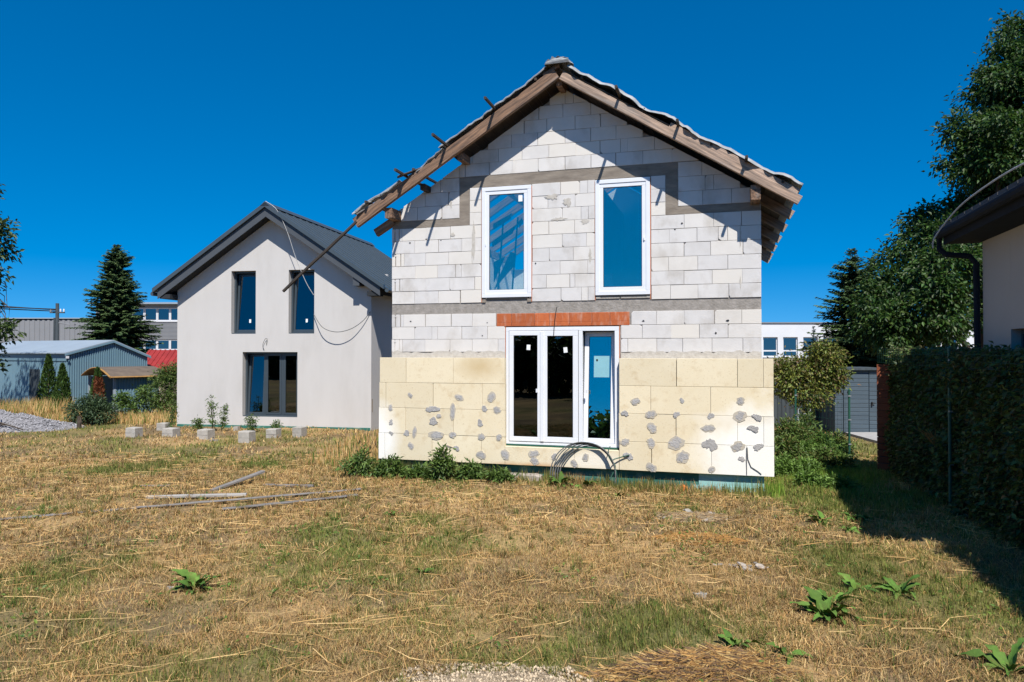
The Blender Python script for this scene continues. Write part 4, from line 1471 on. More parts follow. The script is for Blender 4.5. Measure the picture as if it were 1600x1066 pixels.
# utility pole and wires
UP = thing('utility_pole', 'dark utility pole with insulators beside the grey hall', 'pole', (-34.6, 55, 0))
MB().tube([(0, 0, 0), (0, 0, 3), (0, 0, 6.0)], [0.16, 0.14, 0.12], 8).tube([(-0.25, 0, 0), (-0.22, 0, 4.9)], 0.06, 6).build('shaft', M['fencewood'], UP)
MB().box(-0.55, 0.55, -0.06, 0.06, 5.25, 5.35).build('crossarm', M['fencewood'], UP)
for x in (-0.5, 0.5, 0.25):
    MB().tube([(x, 0, 5.35), (x, 0, 5.48), (x, 0, 5.58)], [0.05, 0.06, 0.03], 8).build('insulator', M['whitewall'], UP)
MB().tube([(0.1, 0, 4.5), (0.6, -0.1, 4.45), (1.1, -0.2, 4.4)], 0.04, 6).box(0.9, 1.5, -0.35, -0.1, 4.33, 4.40).build('lamp_arm', M['factory'], UP)
for k, (z0, z1, sg) in enumerate(((5.6, 5.55, 0.02), (6.6, 5.5, 0.12), (6.1, 5.4, 0.14))):
    a, b = Vector((-48, 40 + k, z0)), Vector((-34.6, 55, z1))
    pts = [a.lerp(b, t / 14) - Vector((0, 0, sg * 4 * (t / 14) * (1 - t / 14))) for t in range(15)]
    tag(MB().tube(pts, 0.04, 5).build('overhead_wire', M['black']), ['upper straight overhead wire reaching the utility pole from the left', 'middle sagging overhead wire reaching the utility pole from the left',
        'lowest sagging overhead wire reaching the utility pole from the left'][k], 'wire', 'wires to the utility pole')

# white building on the right, far behind
WB = thing('white_flat_roofed_building', 'far white flat roofed building with square windows right of the block house', 'building', (16.5, 62, 0))
wx = [1.9, 5.1, 6.65, 8.2, 9.8, 11.4, 13.0, 14.6, 16.2, 17.8, 19.4]
m = MB()
m.box(0, 24, 0, 10, 0, 1.87)
m.box(0, 24, 0, 10, 3.55, 4.75)
m.box(0, 24, 0.5, 10, 1.8705, 3.5495)
wins = []
x = 5.03
px = 0.0
while x < 22:
    wins.append((x, x + 1.25))
    x += 1.72
for a, b in wins + [(24, 24)]:
    m.box(px, a, 0.001, 0.499, 1.8705, 3.5495)
    px = b
m.build('wall', M['whitewall'], WB)
MB().box(-0.1, 24.1, -0.1, 10.1, 4.7505, 4.83).build('parapet', M['factory'], WB)
MB().box(-0.05, 24, -0.06, -0.001, 0, 1.72).build('base_band', M['farbrown'], WB)
for a, b in wins:
    w = rect_frame(MB(), a + 0.002, b - 0.002, 1.872, 3.548, 0.08, 0.15, 0.25)
    w.box(a + 0.08, b - 0.08, 0.152, 0.25, 2.32, 2.44)
    w = w.build('window', M['whitewall'], WB)
    MB().box(a + 0.075, b - 0.075, 0.19, 0.2, 1.95, 3.47).build('pane', M['glass_far'], w)
    MB().box(a - 0.03, b + 0.03, -0.08, 0.149, 1.80, 1.868).build('sill', M['whitewall'], w)


# ------------------------------------------------------------------ yard things
def gz(x, y):
    return float(zg(np.array([x]), np.array([y]))[0])


cast = [((-10.72, 20.55), 0.44, 0.30, 'leftmost cast concrete footing, alone beside the tall weeds'), ((-10.72, 22.3), 0.40, 0.25, 'farther concrete footing close to the white house left corner'),
        ((-9.60, 20.40), 0.46, 0.30, 'second concrete footing from the left in the front row'), ((-8.45, 20.0), 0.45, 0.31, 'third concrete footing from the left in the front row'),
        ((-7.03, 19.2), 0.44, 0.36, 'nearest and tallest cast concrete footing before the ground floor window'), ((-6.63, 20.15), 0.42, 0.31, 'second concrete footing from the right end of the row'),
        ((-6.0, 20.45), 0.40, 0.33, 'rightmost cast concrete footing by the white house corner'), ((-8.36, 22.0), 0.20, 0.16, 'small low concrete footing half hidden behind the front row')]
for (p, w, h, lab) in cast:
    w, h = w * 0.72, h * 0.84
    o = thing('concrete_footing', lab, 'footing', (p[0], p[1], 0), math.radians(random.uniform(-16, -4)), 'cast footings in front of the white house')
    m = MB()
    a = w / 2
    pts = [(-a, -a), (a, -a), (a, a), (-a, a)]
    z0, z1, c = -0.2, h, 0.014
    V = []
    for z, k in ((z0, 1.03), (z1 - c, 1.0), (z1, 0.93)):
        for (x, y_) in pts:
            V.append((x * k + random.uniform(-.006, .006), y_ * k + random.uniform(-.006, .006), z + random.uniform(-.006, .006)))
    F = [(3, 2, 1, 0), (8, 9, 10, 11)]
    for r in (0, 4):
        for i in range(4):
            j = (i + 1) % 4
            F.append((r + i, r + j, r + 4 + j, r + 4 + i))
    m.add(V, F)
    m.build('footing_block', M['castblock'], o)
    m = MB()
    m.box(-a * 0.98, a * 0.98, -a * 1.03, -a * 1.005, h * 0.45, h * 0.455 + 0.006)
    m.build('shutter_line', M['mortar'], o)

# planks lying in the grass
planks = [((-7.9, 10.05), (-5.62, 11.12), 0.09, 0.022, 'long silvered plank lying at the far left edge'), ((-5.95, 11.80), (-4.40, 12.02), 0.085, 0.045, 'thick pale plank lying above the long boards'),
          ((-5.15, 12.42), (-4.58, 13.35), 0.10, 0.04, 'short plank propped with its far end up'), ((-5.70, 11.05), (-2.60, 12.45), 0.075, 0.022, 'long thin silvered board, upper of the crossing pair'),
          ((-4.44, 11.10), (-2.56, 12.02), 0.10, 0.024, 'wide silvered board, lower of the crossing pair'), ((-4.42, 12.90), (-3.48, 12.72), 0.07, 0.035, 'short dark lath right of the propped plank'),
          ((-6.55, 12.80), (-6.05, 12.82), 0.09, 0.025, 'short grey board half buried in straw on the left')]
for k, (a, b, w, h, lab) in enumerate(planks):
    za, zb = gz(*a) + 0.026, gz(*b) + 0.026
    if k == 2:
        zb += 0.16
    o = beam('plank', (a[0], a[1], za + (0.012 if k == 1 else 0)), (b[0], b[1], zb + (0.012 if k == 1 else 0)), w, h, M['paleplank' if k == 1 else 'greyplank'], None, wob=0.004)
    tag(o, lab, 'plank', 'weathered planks in the grass')

# cable coil leaning on the foam under the door
o = thing('cable_coil', 'coil of grey cable leaning on the foam below the tilted door leaf', 'cable', (HX, HY, 0), HROT)
rc = random.Random(4)
for k in range(5):
    m = MB()
    pts = []
    r0 = 0.60 - 0.022 * k
    for i in range(41):
        a = math.pi * (-0.18 + 1.36 * i / 40)
        x = 3.97 + 0.02 * k + r0 * 1.0 * math.cos(a)
        z = 0.18 + r0 * 0.98 * math.sin(a)
        pts.append((x, -0.36 + 0.16 * max(0, math.sin(a)) + 0.014 * k, z + 0.01 * math.sin(3 * a + k)))
    m.tube(pts, 0.011, 6)
    m.build('loop', M['cable'], o)
m = MB()
m.tube(sag([(4.46, -0.33, 0.12), (4.55, -0.25, 0.33), (4.50, -0.22, 0.45), (4.62, -0.17, 0.50), (4.79, -0.15, 0.55)], 0.01), 0.011, 6)
m.tube(sag([(4.60, -0.30, 0.05), (4.56, -0.28, 0.3), (4.42, -0.25, 0.55), (4.45, -0.2, 0.7)], 0.01), 0.009, 6)
m.build('loose_end', M['greenpost'], o)

# old brick slab and rubble under the door
o = thing('stone_slab', 'pale stone slab lying against the green plinth under the door', 'stone', (HX, HY, 0), HROT)
m = MB()
m.prism([(2.47, -0.1), (3.17, -0.1), (3.16, 0.10), (3.05, 0.125), (2.52, 0.115), (2.46, 0.06)], -0.26, -0.08, 0.015)
m.build('slab', M['stone'], o)
o = thing('orange_scrap', 'bit of orange scrap lying by the pale plinth end', 'scrap', (HX + 5.75 * .959 - .2829 * .2, HY - 5.75 * .2829 - .9592 * .2, gz(3.0, 12.8)))
m = MB()
m.prism([(-0.09, 0.0), (0.08, 0.0), (0.06, 0.09), (0.0, 0.13), (-0.07, 0.07)], -0.05, 0.05, 0.015)
m.build('shard', M['orangeplastic'], o)

# scattered pale scraps and stones
scr = [(1.90, 7.30, 0.12, 'lone pale scrap in the lawn below the larger rubble patch'), (3.9, 10.7, 0.07, 'tiny pale scrap beside the hedge shadow'),
       (-3.55, 7.55, 0.06, 'white pebble beside the big dock plant on the left'), (-8.0, 19.45, 0.16, 'white rubble piece between the concrete footings'), (-11.9, 24.4, 0.25, 'white lump beside the left corner of the white house')]
for (cx, cy, rx, ry, n, lab) in ((2.75, 10.75, 0.55, 0.28, 22, 'strip of grey and white rubble bits near the house right corner'), (2.65, 8.25, 0.40, 0.26, 16, 'small patch of pale broken scraps in the right half of the lawn')):
    t = thing('rubble_patch', lab, 'rubble', (cx, cy, gz(cx, cy)))
    for q in range(n):
        r = random.uniform(0.02, 0.065) * (1.9 if q == 0 else 1)
        px_, py_ = random.gauss(0, rx * 0.5), random.gauss(0, ry * 0.5)
        k = random.randint(5, 7)
        pts = [(r * random.uniform(0.6, 1.2) * math.cos(2 * math.pi * i / k), r * random.uniform(0.5, 1.0) * math.sin(2 * math.pi * i / k)) for i in range(k)]
        o = MB().prism(pts, -0.008, 0.008, 0.003).build('shard', M['stone' if q % 3 == 0 else 'sheetscrap'], t)
        o.location = (px_, py_, gz(cx + px_, cy + py_) - gz(cx, cy) + 0.03)
        o.rotation_euler = (math.radians(90) + random.uniform(-0.5, 0.5), random.uniform(-0.5, 0.5), random.uniform(0, 6))
for (x, y_, r, lab) in scr:
    m = MB()
    n = 9
    r *= 0.72
    V = [(0, 0, r * 0.2)]
    for i in range(n):
        a = 2 * math.pi * i / n
        q = r * random.uniform(0.45, 1.25)
        V.append((q * math.cos(a), q * 0.8 * math.sin(a), random.uniform(0.0, 0.35) * r))
    for i in range(n):
        V.append((V[1 + i][0] * 0.9, V[1 + i][1] * 0.9, -0.06))
    F = [(0, 1 + i, 1 + (i + 1) % n) for i in range(n)] + [(1 + i, 1 + n + i, 1 + n + (i + 1) % n, 1 + (i + 1) % n) for i in range(n)]
    m.add(V, F)
    o = m.build('pale_scrap', M['sheetscrap'])
    o.location = (x, y_, gz(x, y_) + 0.02)
    tag(o, lab, 'scrap', 'pale scraps in the lawn')

# gravel heap on the far left
n, k = 54, 40
V, F, C = [], [], []
hx, hy = -16.2, 22.6
for i in range(n):
    for j in range(k):
        x = -3.0 + 6.0 * i / (n - 1)
        yv = -1.7 + 3.4 * j / (k - 1)
        r = math.sqrt((x / 2.75) ** 2 + (yv / 1.55) ** 2)
        h = 0.66 * max(0, 1 - r) ** 0.85 - 0.06 + (float(vnoise(x, yv, 0.5, 2)) - 0.5) * 0.12 * (r < 1) + random.uniform(-0.025, 0.025)
        V.append((x, yv, h))
for i in range(n - 1):
    for j in range(k - 1):
        a = i * k + j
        F.append((a, a + k, a + k + 1, a + 1))
hp = thing('gravel_heap', 'low heap of grey gravel at the far left', 'gravel heap', (hx, hy, 0))
MB().add(V, F).build('mound', M['gravel'], hp)
# loose stones on it
NS = 3000
xs = RNG.uniform(-2.7, 2.7, NS)
ys = RNG.uniform(-1.5, 1.5, NS)
rr_ = np.sqrt((xs / 2.75) ** 2 + (ys / 1.55) ** 2)
ok = rr_ < 1.0
xs, ys, rr_ = xs[ok], ys[ok], rr_[ok]
hz = 0.66 * (1 - rr_) ** 0.85 - 0.05 + (vnoise(xs, ys, 0.5, 2) - 0.5) * 0.12
sz = RNG.uniform(0.015, 0.042, len(xs))
oct_ = np.array([(1, 0, 0), (-1, 0, 0), (0, 1, 0), (0, -1, 0), (0, 0, 1), (0, 0, -1)], float)
of = np.array([(0, 2, 4), (2, 1, 4), (1, 3, 4), (3, 0, 4), (2, 0, 5), (1, 2, 5), (3, 1, 5), (0, 3, 5)])
Vs = oct_[None] * sz[:, None, None] * RNG.uniform(0.6, 1.3, (len(xs), 6, 1)) + np.stack([xs, ys, hz], 1)[:, None, :]
Fs = of[None] + (np.arange(len(xs)) * 6)[:, None, None]
cc = np.repeat((np.array([[0.25, 0.245, 0.255]]) * RNG.uniform(0.4, 1.4, (len(xs), 1)))[:, None, :], 6, 1)
so = np_mesh('loose_stones', Vs.reshape(-1, 3), Fs.reshape(-1, 3), attr_mat('gravel_stone', 0.9, 0, 0.2), hp, cc.reshape(-1, 3))
so['kind'] = 'stuff'
# dry branches in front of the heap
o = thing('dry_branch', 'dry forked branch lying on the gravel heap', 'branch', (-15.2, 21.6, 0.08))
m = MB()
for a, b, c in (((-0.9, 0.2, 0.32), (0.0, 0, 0.18), (0.75, -0.2, 0.02)), ((-0.1, 0, 0.2), (-0.16, 0.05, 0.42), (-0.22, 0.1, 0.60)), ((-0.6, 0.1, 0.28), (-1.1, 0.1, 0.4), (-1.4, 0.1, 0.36)), ((0.1, 0, 0.15), (-0.5, -0.2, 0.08), (-1.1, -0.3, 0.1))):
    m.tube([a, b, c], [0.02, 0.025, 0.012], 5)
m.build('twigs', M['bark'], o)
o = thing('old_post_stump', 'short dark wooden post stump right of the gravel heap', 'post', (-13.45, 22.5, 0), 0.3)
m = MB()
m.tube([(0, 0, -0.1), (0.01, 0, 0.2), (0.0, 0.01, 0.40)], [0.075, 0.07, 0.06], 7)
m.build('stump', M['bark'], o)

# sandy gravel patch at the bottom of the picture
n = 26
V = [(0, 0, 0.012)]
for i in range(n):
    a = 2 * math.pi * i / n
    q = 1 + random.uniform(-0.18, 0.18)
    V.append((0.62 * q * math.cos(a), 0.30 * q * math.sin(a), 0.0))
V2 = [(-0.10 + v[0], 5.26 + v[1], gz(-0.10 + v[0], 5.26 + v[1]) + 0.016 + v[2]) for v in V]
o = MB().add(V2, [(0, 1 + i, 1 + (i + 1) % n) for i in range(n)]).build('gravel_patch', M['sandgravel'])
tag(o, 'bare patch of pale sandy gravel at the bottom edge', None, kind='structure')
NS = 3400
a_ = RNG.uniform(0, 2 * np.pi, NS)
q_ = np.sqrt(RNG.uniform(0, 1, NS)) * (0.75 + 0.5 * vnoise(np.cos(a_) * 3, np.sin(a_) * 3, 0.8, 3)) * 1.15
xs, ys = -0.10 + 0.70 * q_ * np.cos(a_), 5.26 + 0.36 * q_ * np.sin(a_)
sz = RNG.uniform(0.004, 0.017, NS)
Vs = oct_[None] * sz[:, None, None] * RNG.uniform(0.6, 1.3, (NS, 6, 1)) + np.stack([xs, ys, zg(xs, ys) + 0.02], 1)[:, None, :]
Fs = of[None] + (np.arange(NS) * 6)[:, None, None]
cc = np.repeat((np.array([[0.42, 0.335, 0.23]]) * RNG.uniform(0.3, 1.4, (NS, 1)))[:, None, :], 6, 1)
so = np_mesh('pebbles', Vs.reshape(-1, 3), Fs.reshape(-1, 3), bpy.data.materials['gravel_stone'], None, cc.reshape(-1, 3))
tag(so, 'small pale pebbles on the sandy patch', None, kind='stuff')

# ---- right side: shed, boards, fence, posts, ladder, path
SH = thing('garden_shed', 'slim grey boarded garden shed with flat roof behind the lawn strip', 'shed', (9.50, 21.3, 0), math.radians(-6))
MB().box(0.02, 1.20, 0.03, 1.4, 0, 1.86).build('body', M['shedgrey'], SH)
for k in range(15):
    z = 0.02 + k * 0.122
    for x0, x1 in ((0.0, 0.23), (0.97, 1.22)):
        MB().prism([(x0, z), (x1, z), (x1, z + 0.114), (x0, z + 0.114)], 0.0, 0.029, 0.006).build('board', M['shedgrey'], SH)
dr = MB().box(0.245, 0.955, 0.012, 0.028, 0.02, 1.74).build('door', M['shedgrey'], SH)
for k in range(14):
    z = 0.03 + k * 0.122
    MB().prism([(0.25, z), (0.95, z), (0.95, z + 0.114), (0.25, z + 0.114)], -0.006, 0.0115, 0.006).build('board', M['shedgrey'], dr)
MB().box(1.02, 1.06, -0.04, -0.001, 0.82, 0.93).box(1.02, 1.12, -0.055, -0.04, 0.89, 0.91).build('handle', M['black'], SH)
MB().box(-0.06, 1.28, -0.08, 1.5, 1.861, 1.93).build('roof', M['fencewood'], SH)

BF = thing('board_screen', 'narrow red brown horizontal board screen at the hedge end', 'screen', (7.42, 14.72, 0), math.radians(-24))
MB().box(0.02, 0.34, 0.03, 0.09, 0, 2.12).build('post', M['fencewood'], BF)
for k in range(16):
    z = 0.03 + k * 0.133
    g = 0.016 if k < 5 else 0.005
    MB().prism([(0.0, z), (0.36, z), (0.36, z + 0.133 - g), (0.0, z + 0.133 - g)], 0.0, 0.029, 0.004).build('board', M['redboard'], BF)

DF = thing('dark_board_fence', 'dark upright board fence behind the yellow green shrub', 'fence', (7.6, 23.2, 0), math.radians(4))
for k in range(22):
    h = 1.42 + random.uniform(-0.02, 0.02)
    MB().prism([(k * 0.135, 0), (k * 0.135 + 0.125, 0), (k * 0.135 + 0.125, h), (k * 0.135, h)], 0, 0.025, 0.003).build('board', M['fencewood'], DF)
MB().box(0, 2.97, 0.026, 0.07, 0.3, 0.4).box(0, 2.97, 0.026, 0.07, 1.05, 1.15).build('rail', M['fencewood'], DF)

pz = [((7.06, 15.16), 1.60, 'green metal fence post standing free before the grey shed'), ((6.56, 10.85), 2.47, 'tall green metal post standing in front of the leafy hedge'), ((6.62, 16.9), 1.5, 'green metal post in the weeds left of the shed')]
for (p, h, lab) in pz:
    o = thing('fence_post', lab, 'post', (p[0], p[1], 0), group='green fence posts')
    MB().tube([(0, 0, -0.1), (0, 0, h)], 0.024, 8).build('shaft', M['greenpost'], o)
    MB().tube([(0, 0, h + 0.001), (0, 0, h + 0.02), (0, 0, h + 0.03)], [0.028, 0.026, 0.008], 8).build('cap', M['greenpost'], o)
    m = MB()
    for z in (h * 0.3, h * 0.62, h * 0.93):
        m.box(-0.03, 0.03, -0.034, -0.0245, z - 0.012, z + 0.012)
    m.build('clip', M['alu'], o)
# wire mesh over the hedge top and from post to post
mw = thing('wire_mesh_fence', 'thin green wire mesh fence running along the hedge face', 'fence', (0, 0, 0))


def wire_run(a, b, z0, z1, nh, nv, r):
    m = MB()
    a, b = Vector((*a, 0)), Vector((*b, 0))
    for k in range(nh):
        z = z0 + (z1 - z0) * k / (nh - 1)
        m.tube([a + Vector((0, 0, z)), a.lerp(b, 0.5) + Vector((0, 0, z - 0.008)), b + Vector((0, 0, z))], r, 4)
    for k in range(nv):
        p = a.lerp(b, k / (nv - 1))
        m.tube([p + Vector((0, 0, z0)), p + Vector((0, 0, z1))], r, 4)
    return m


wire_run((6.55, 10.83), (7.36, 14.55), 2.2, 2.47, 4, 30, 0.0013).build('mesh_panel', M['greenpost'], mw)
wire_run((5.30, 6.0), (6.55, 10.83), 2.2, 2.48, 4, 40, 0.0013).build('mesh_panel', M['greenpost'], mw)
wire_run((7.06, 15.16), (6.62, 16.9), 0.15, 1.45, 9, 16, 0.0016).build('mesh_panel', M['greenpost'], mw)

LA_ = thing('ladder', 'aluminium ladder leaning by the dark fence under the shrub', 'ladder', (8.52, 21.6, 0), math.radians(-12))
for x in (0.0, 0.34):
    beam('rail', (x * 1.0, 0, 0), (0.16 + x * 0.9, 0.5, 1.62), 0.03, 0.06, M['alu'], LA_)
for k in range(5):
    t = 0.14 + k * 0.19
    beam('rung', (0.16 * t, 0.5 * t, 1.62 * t), (0.34 + 0.125 * t, 0.5 * t, 1.62 * t), 0.025, 0.025, M['alu'], LA_)

V = [(9.5, 15.6, 0.045), (10.6, 15.6, 0.045), (10.9, 21.2, 0.045), (9.75, 21.2, 0.045)]
V = V + [(a, b, -0.1) for a, b, c in V]
o = MB().add(V, [(0, 1, 2, 3), (0, 4, 5, 1), (1, 5, 6, 2), (2, 6, 7, 3), (3, 7, 4, 0)]).build('path', M['pathgrey'])
tag(o, 'pale concrete path leading to the grey shed', None, kind='structure')


# ------------------------------------------------------------------ vegetation helpers
def unit(a):
    return a / np.maximum(np.linalg.norm(a, axis=-1, keepdims=True), 1e-6)


def leaf_arrays(P, DIR, NRM, size, width, fold=0.25):
    """folded diamond leaves: P base points, DIR along, NRM up; returns V, F"""
    n = len(P)
    DIR = unit(DIR)
    SIDE = unit(np.cross(DIR, NRM))
    UP = np.cross(SIDE, DIR)
    s = size[:, None]
    w = (width * size)[:, None]
    base = P
    l = P + DIR * s * 0.45 + SIDE * w * 0.5 + UP * w * fold
    r = P + DIR * s * 0.45 - SIDE * w * 0.5 + UP * w * fold
    tip = P + DIR * s - UP * s * 0.12
    V = np.stack([base, l, tip, r], 1).reshape(-1, 3)
    i = np.arange(n)[:, None] * 4
    F = np.concatenate([np.hstack([i, i + 1, i + 2]), np.hstack([i, i + 2, i + 3])], 0)
    return V, F


def pick(cols, n, rng, var=0.25):
    cols = np.array(cols)
    a = cols[rng.integers(0, len(cols), n)]
    b = cols[rng.integers(0, len(cols), n)]
    t = rng.random((n, 1))
    return (a * t + b * (1 - t)) * rng.uniform(1 - var, 1 + var, (n, 1))


def foliage(name, parent, blobs, per, size, width, cols, rng, droop=0.35, shell=0.55, clump=26, cl_r=0.22, mat='leaf', minz=0.0):
    """leaf clumps through ellipsoid blobs: (cx, cy, cz, rx, ry, rz[, weight])"""
    Ps, Os = [], []
    for b in blobs:
        c = np.array(b[:3])
        r = np.array(b[3:6])
        k = max(2, int(per * (b[6] if len(b) > 6 else 1) / clump))
        d = unit(rng.normal(size=(k, 3)))
        rad = shell + (1 - shell) * rng.random((k, 1)) ** 0.6
        rad = rad * rng.uniform(0.82, 1.16, (k, 1))
        cc = c + d * r * rad
        m = rng.poisson(clump, k) + 3
        idx = np.repeat(np.arange(k), m)
        off = rng.normal(size=(len(idx), 3)) * cl_r * np.array([1, 1, 0.7])
        Ps.append(cc[idx] + off)
        Os.append(unit(d[idx] * 0.8 + unit(off) * 0.8 + np.array([0, 0, 0.15])))
    P, O = np.concatenate(Ps), np.concatenate(Os)
    ok = P[:, 2] > minz
    P, O = P[ok], O[ok]
    n = len(P)
    D = unit(O + rng.normal(size=(n, 3)) * 0.6 + np.array([0, 0, -droop]))
    Nn = unit(rng.normal(size=(n, 3)) * 0.6 + np.array([0, -0.15, 1.0]))
    V, F = leaf_arrays(P, D, Nn, rng.uniform(size * 0.65, size * 1.25, n), width)
    C = np.repeat(pick(cols, n, rng), 4, 0)
    return np_mesh(name, V, F, M[mat], parent, C)


def limbs(name, parent, base, tops, r0, rng, mat='bark'):
    """trunk and tapering limbs from base to each top"""
    m = MB()
    base = Vector(base)
    tips = [Vector(t) for t in tops]
    cz = min(t.z for t in tips)
    mid = Vector((base.x, base.y, base.z + (cz - base.z) * 0.55))
    hi = max(tips, key=lambda t: t.z)
    m.tube([base - Vector((0, 0, 0.2)), base.lerp(mid, 0.5) + Vector((0.03, 0, 0)), mid, mid.lerp(hi, 0.5), hi], [r0 * 1.15, r0, r0 * 0.85, r0 * 0.5, r0 * 0.12], 8)
    for t in tips:
        if t is hi:
            continue
        s = mid.lerp(hi, random.uniform(0.0, 0.55))
        k = s.lerp(t, 0.5) + Vector((random.uniform(-.1, .1), random.uniform(-.1, .1), 0.12 * (t - s).length))
        m.tube([s, k, t], [r0 * 0.42, r0 * 0.26, r0 * 0.08], 6)
    return m.build(name, M[mat], parent)


def spruce(label, x, y, h, r, seed, cols, dens=1.0, z0=0.0, name='spruce_tree', group=None):
    rng = np.random.default_rng(seed)
    t = thing(name, label, 'tree', (x, y, z0), 0, group)
    MB().tube([(0, 0, -0.2), (0, 0, h * 0.5), (0, 0, h * 0.97)], [0.045 * r + 0.08, 0.03 * r + 0.05, 0.012], 8).build('trunk', M['bark'], t)
    Ps, Ds, Ns, Ss = [], [], [], []
    nb = int(46 * h / 6 * 7 * dens)
    for k in range(nb):
        f = rng.random() ** 0.8
        zb = h * (0.05 + 0.93 * (1 - f) if False else 0.05 + 0.94 * rng.random() ** 1.25)
        q = 1 - zb / h
        L = r * (0.035 + 1.0 * q ** 0.8) * rng.uniform(0.5, 1.12) * (1 + 0.16 * np.sin(zb * 9.0 / h * 3.1 + seed))
        a = rng.uniform(0, 2 * np.pi)
        d = np.array([np.cos(a), np.sin(a), 0])
        n = max(4, int(L / 0.085))
        s = np.linspace(0.12, 1, n)
        rise = 0.25 * (1 - q) + 0.02
        pz = zb + L * ((rise + rng.normal() * 0.10) * s - (0.30 * q + 0.05) * s ** 2 + 0.10 * s ** 3)
        pts = d[None] * (s * L)[:, None]
        pts[:, 2] = pz
        side = np.array([-d[1], d[0], 0])
        for sgn in (-1, 1, 0, 0.45, -0.45):
            tw = unit(d[None] * 0.75 + side[None] * sgn * 0.8 + np.array([[0, 0, -0.18]]) + rng.normal(size=(n, 3)) * 0.16)
            Ps.append(pts)
            Ds.append(tw)
            Ns.append(unit(rng.normal(size=(n, 3)) * 0.35 + np.array([0, 0, 1])))
            Ss.append(np.full(n, 1.0) * (0.15 + 0.13 * (1 - s)) * min(1.2, 0.5 + r * 0.26) * min(1.0, 0.35 + L / 1.1))
    P, D_, Nn, Sz = map(np.concatenate, (Ps, Ds, Ns, Ss))
    # fine pointed sprays at the leader
    V, F = leaf_arrays(P, D_, Nn, Sz * rng.uniform(0.75, 1.2, len(P)), 0.34, -0.15)
    C = np.repeat(pick(cols, len(P), rng, 0.3), 4, 0)
    np_mesh('crown', V, F, M['needle'], t, C)
    return t


def thuja(label, x, y, h, r, seed, cols, dead=None):
    rng = np.random.default_rng(seed)
    t = thing('thuja', label, 'conifer', (x, y, 0), 0, 'thujas by the garage')
    MB().tube([(0, 0, -0.1), (0, 0, h * 0.9)], [0.04, 0.01], 6).build('trunk', M['bark'], t)
    n = 3800
    zf = rng.random(n) ** 1.25
    prof = (1 - zf) ** 0.75 * (0.55 + 0.45 * np.minimum(1, zf * 6))
    a = rng.uniform(0, 2 * np.pi, n)
    lump = 1 + 0.13 * np.sin(3 * a + 9 * zf) + rng.uniform(-0.16, 0.10, n)
    rad = r * prof * lump * np.where(rng.random(n) < 0.7, 1, 0.8)
    P = np.stack([rad * np.cos(a), rad * np.sin(a), 0.03 + zf * h * 0.97], 1)
    D_ = unit(np.stack([np.cos(a) * 0.55, np.sin(a) * 0.55, np.full(n, 1.0)], 1) + rng.normal(size=(n, 3)) * 0.25)
    Nn = unit(np.stack([np.cos(a), np.sin(a), np.zeros(n)], 1) + rng.normal(size=(n, 3)) * 0.5)
    V, F = leaf_arrays(P, D_, Nn, rng.uniform(0.06, 0.13, n), 0.42, 0.1)
    C = pick(cols, n, rng, 0.3)
    if dead:
        k = (np.cos(a - dead) > 0.45) & (zf > 0.35) & (zf < 0.82)
        C[k] = pick([(0.22, 0.07, 0.03), (0.16, 0.055, 0.025)], int(k.sum()), rng)
    np_mesh('crown', V, F, M['needle'], t, np.repeat(C, 4, 0))


GREEN_DARK = [(0.026, 0.048, 0.012), (0.038, 0.066, 0.014), (0.055, 0.088, 0.018), (0.020, 0.036, 0.010)]
WALNUT = [(0.0184, 0.0517, 0.0098), (0.0301, 0.0774, 0.0128), (0.0502, 0.1084, 0.0177), (0.0117, 0.031, 0.0078), (0.0585, 0.0878, 0.0197)]
GREEN_MID = [(0.0625, 0.1125, 0.0225), (0.0938, 0.1562, 0.0312), (0.0438, 0.0813, 0.0175), (0.125, 0.1875, 0.0438)]
YELLOWISH = [(0.15, 0.1875, 0.0312), (0.1, 0.15, 0.025), (0.0625, 0.0875, 0.0225), (0.2, 0.2, 0.0375), (0.125, 0.075, 0.0375)]
NEEDLE = [(0.045, 0.082, 0.028), (0.065, 0.112, 0.036), (0.028, 0.052, 0.022), (0.095, 0.14, 0.048)]
THUJA = [(0.045, 0.085, 0.016), (0.065, 0.115, 0.02), (0.03, 0.06, 0.014)]
HEDGE = [(0.042, 0.0768, 0.018), (0.066, 0.1104, 0.024), (0.0264, 0.048, 0.0132), (0.12, 0.168, 0.0456), (0.102, 0.084, 0.036)]


def at_px(px, py, Y):
    """point seen at a photo position at depth Y (used only to lay out crowns)"""
    th_ = math.atan(14 / 1130)
    x, z = (px - 800) / 1130, (533 - py) / 1130
    yy = math.cos(th_) - z * math.sin(th_)
    zz = z * math.cos(th_) + math.sin(th_)
    k = Y / yy
    return (x * k, Y, CAM_H + zz * k)


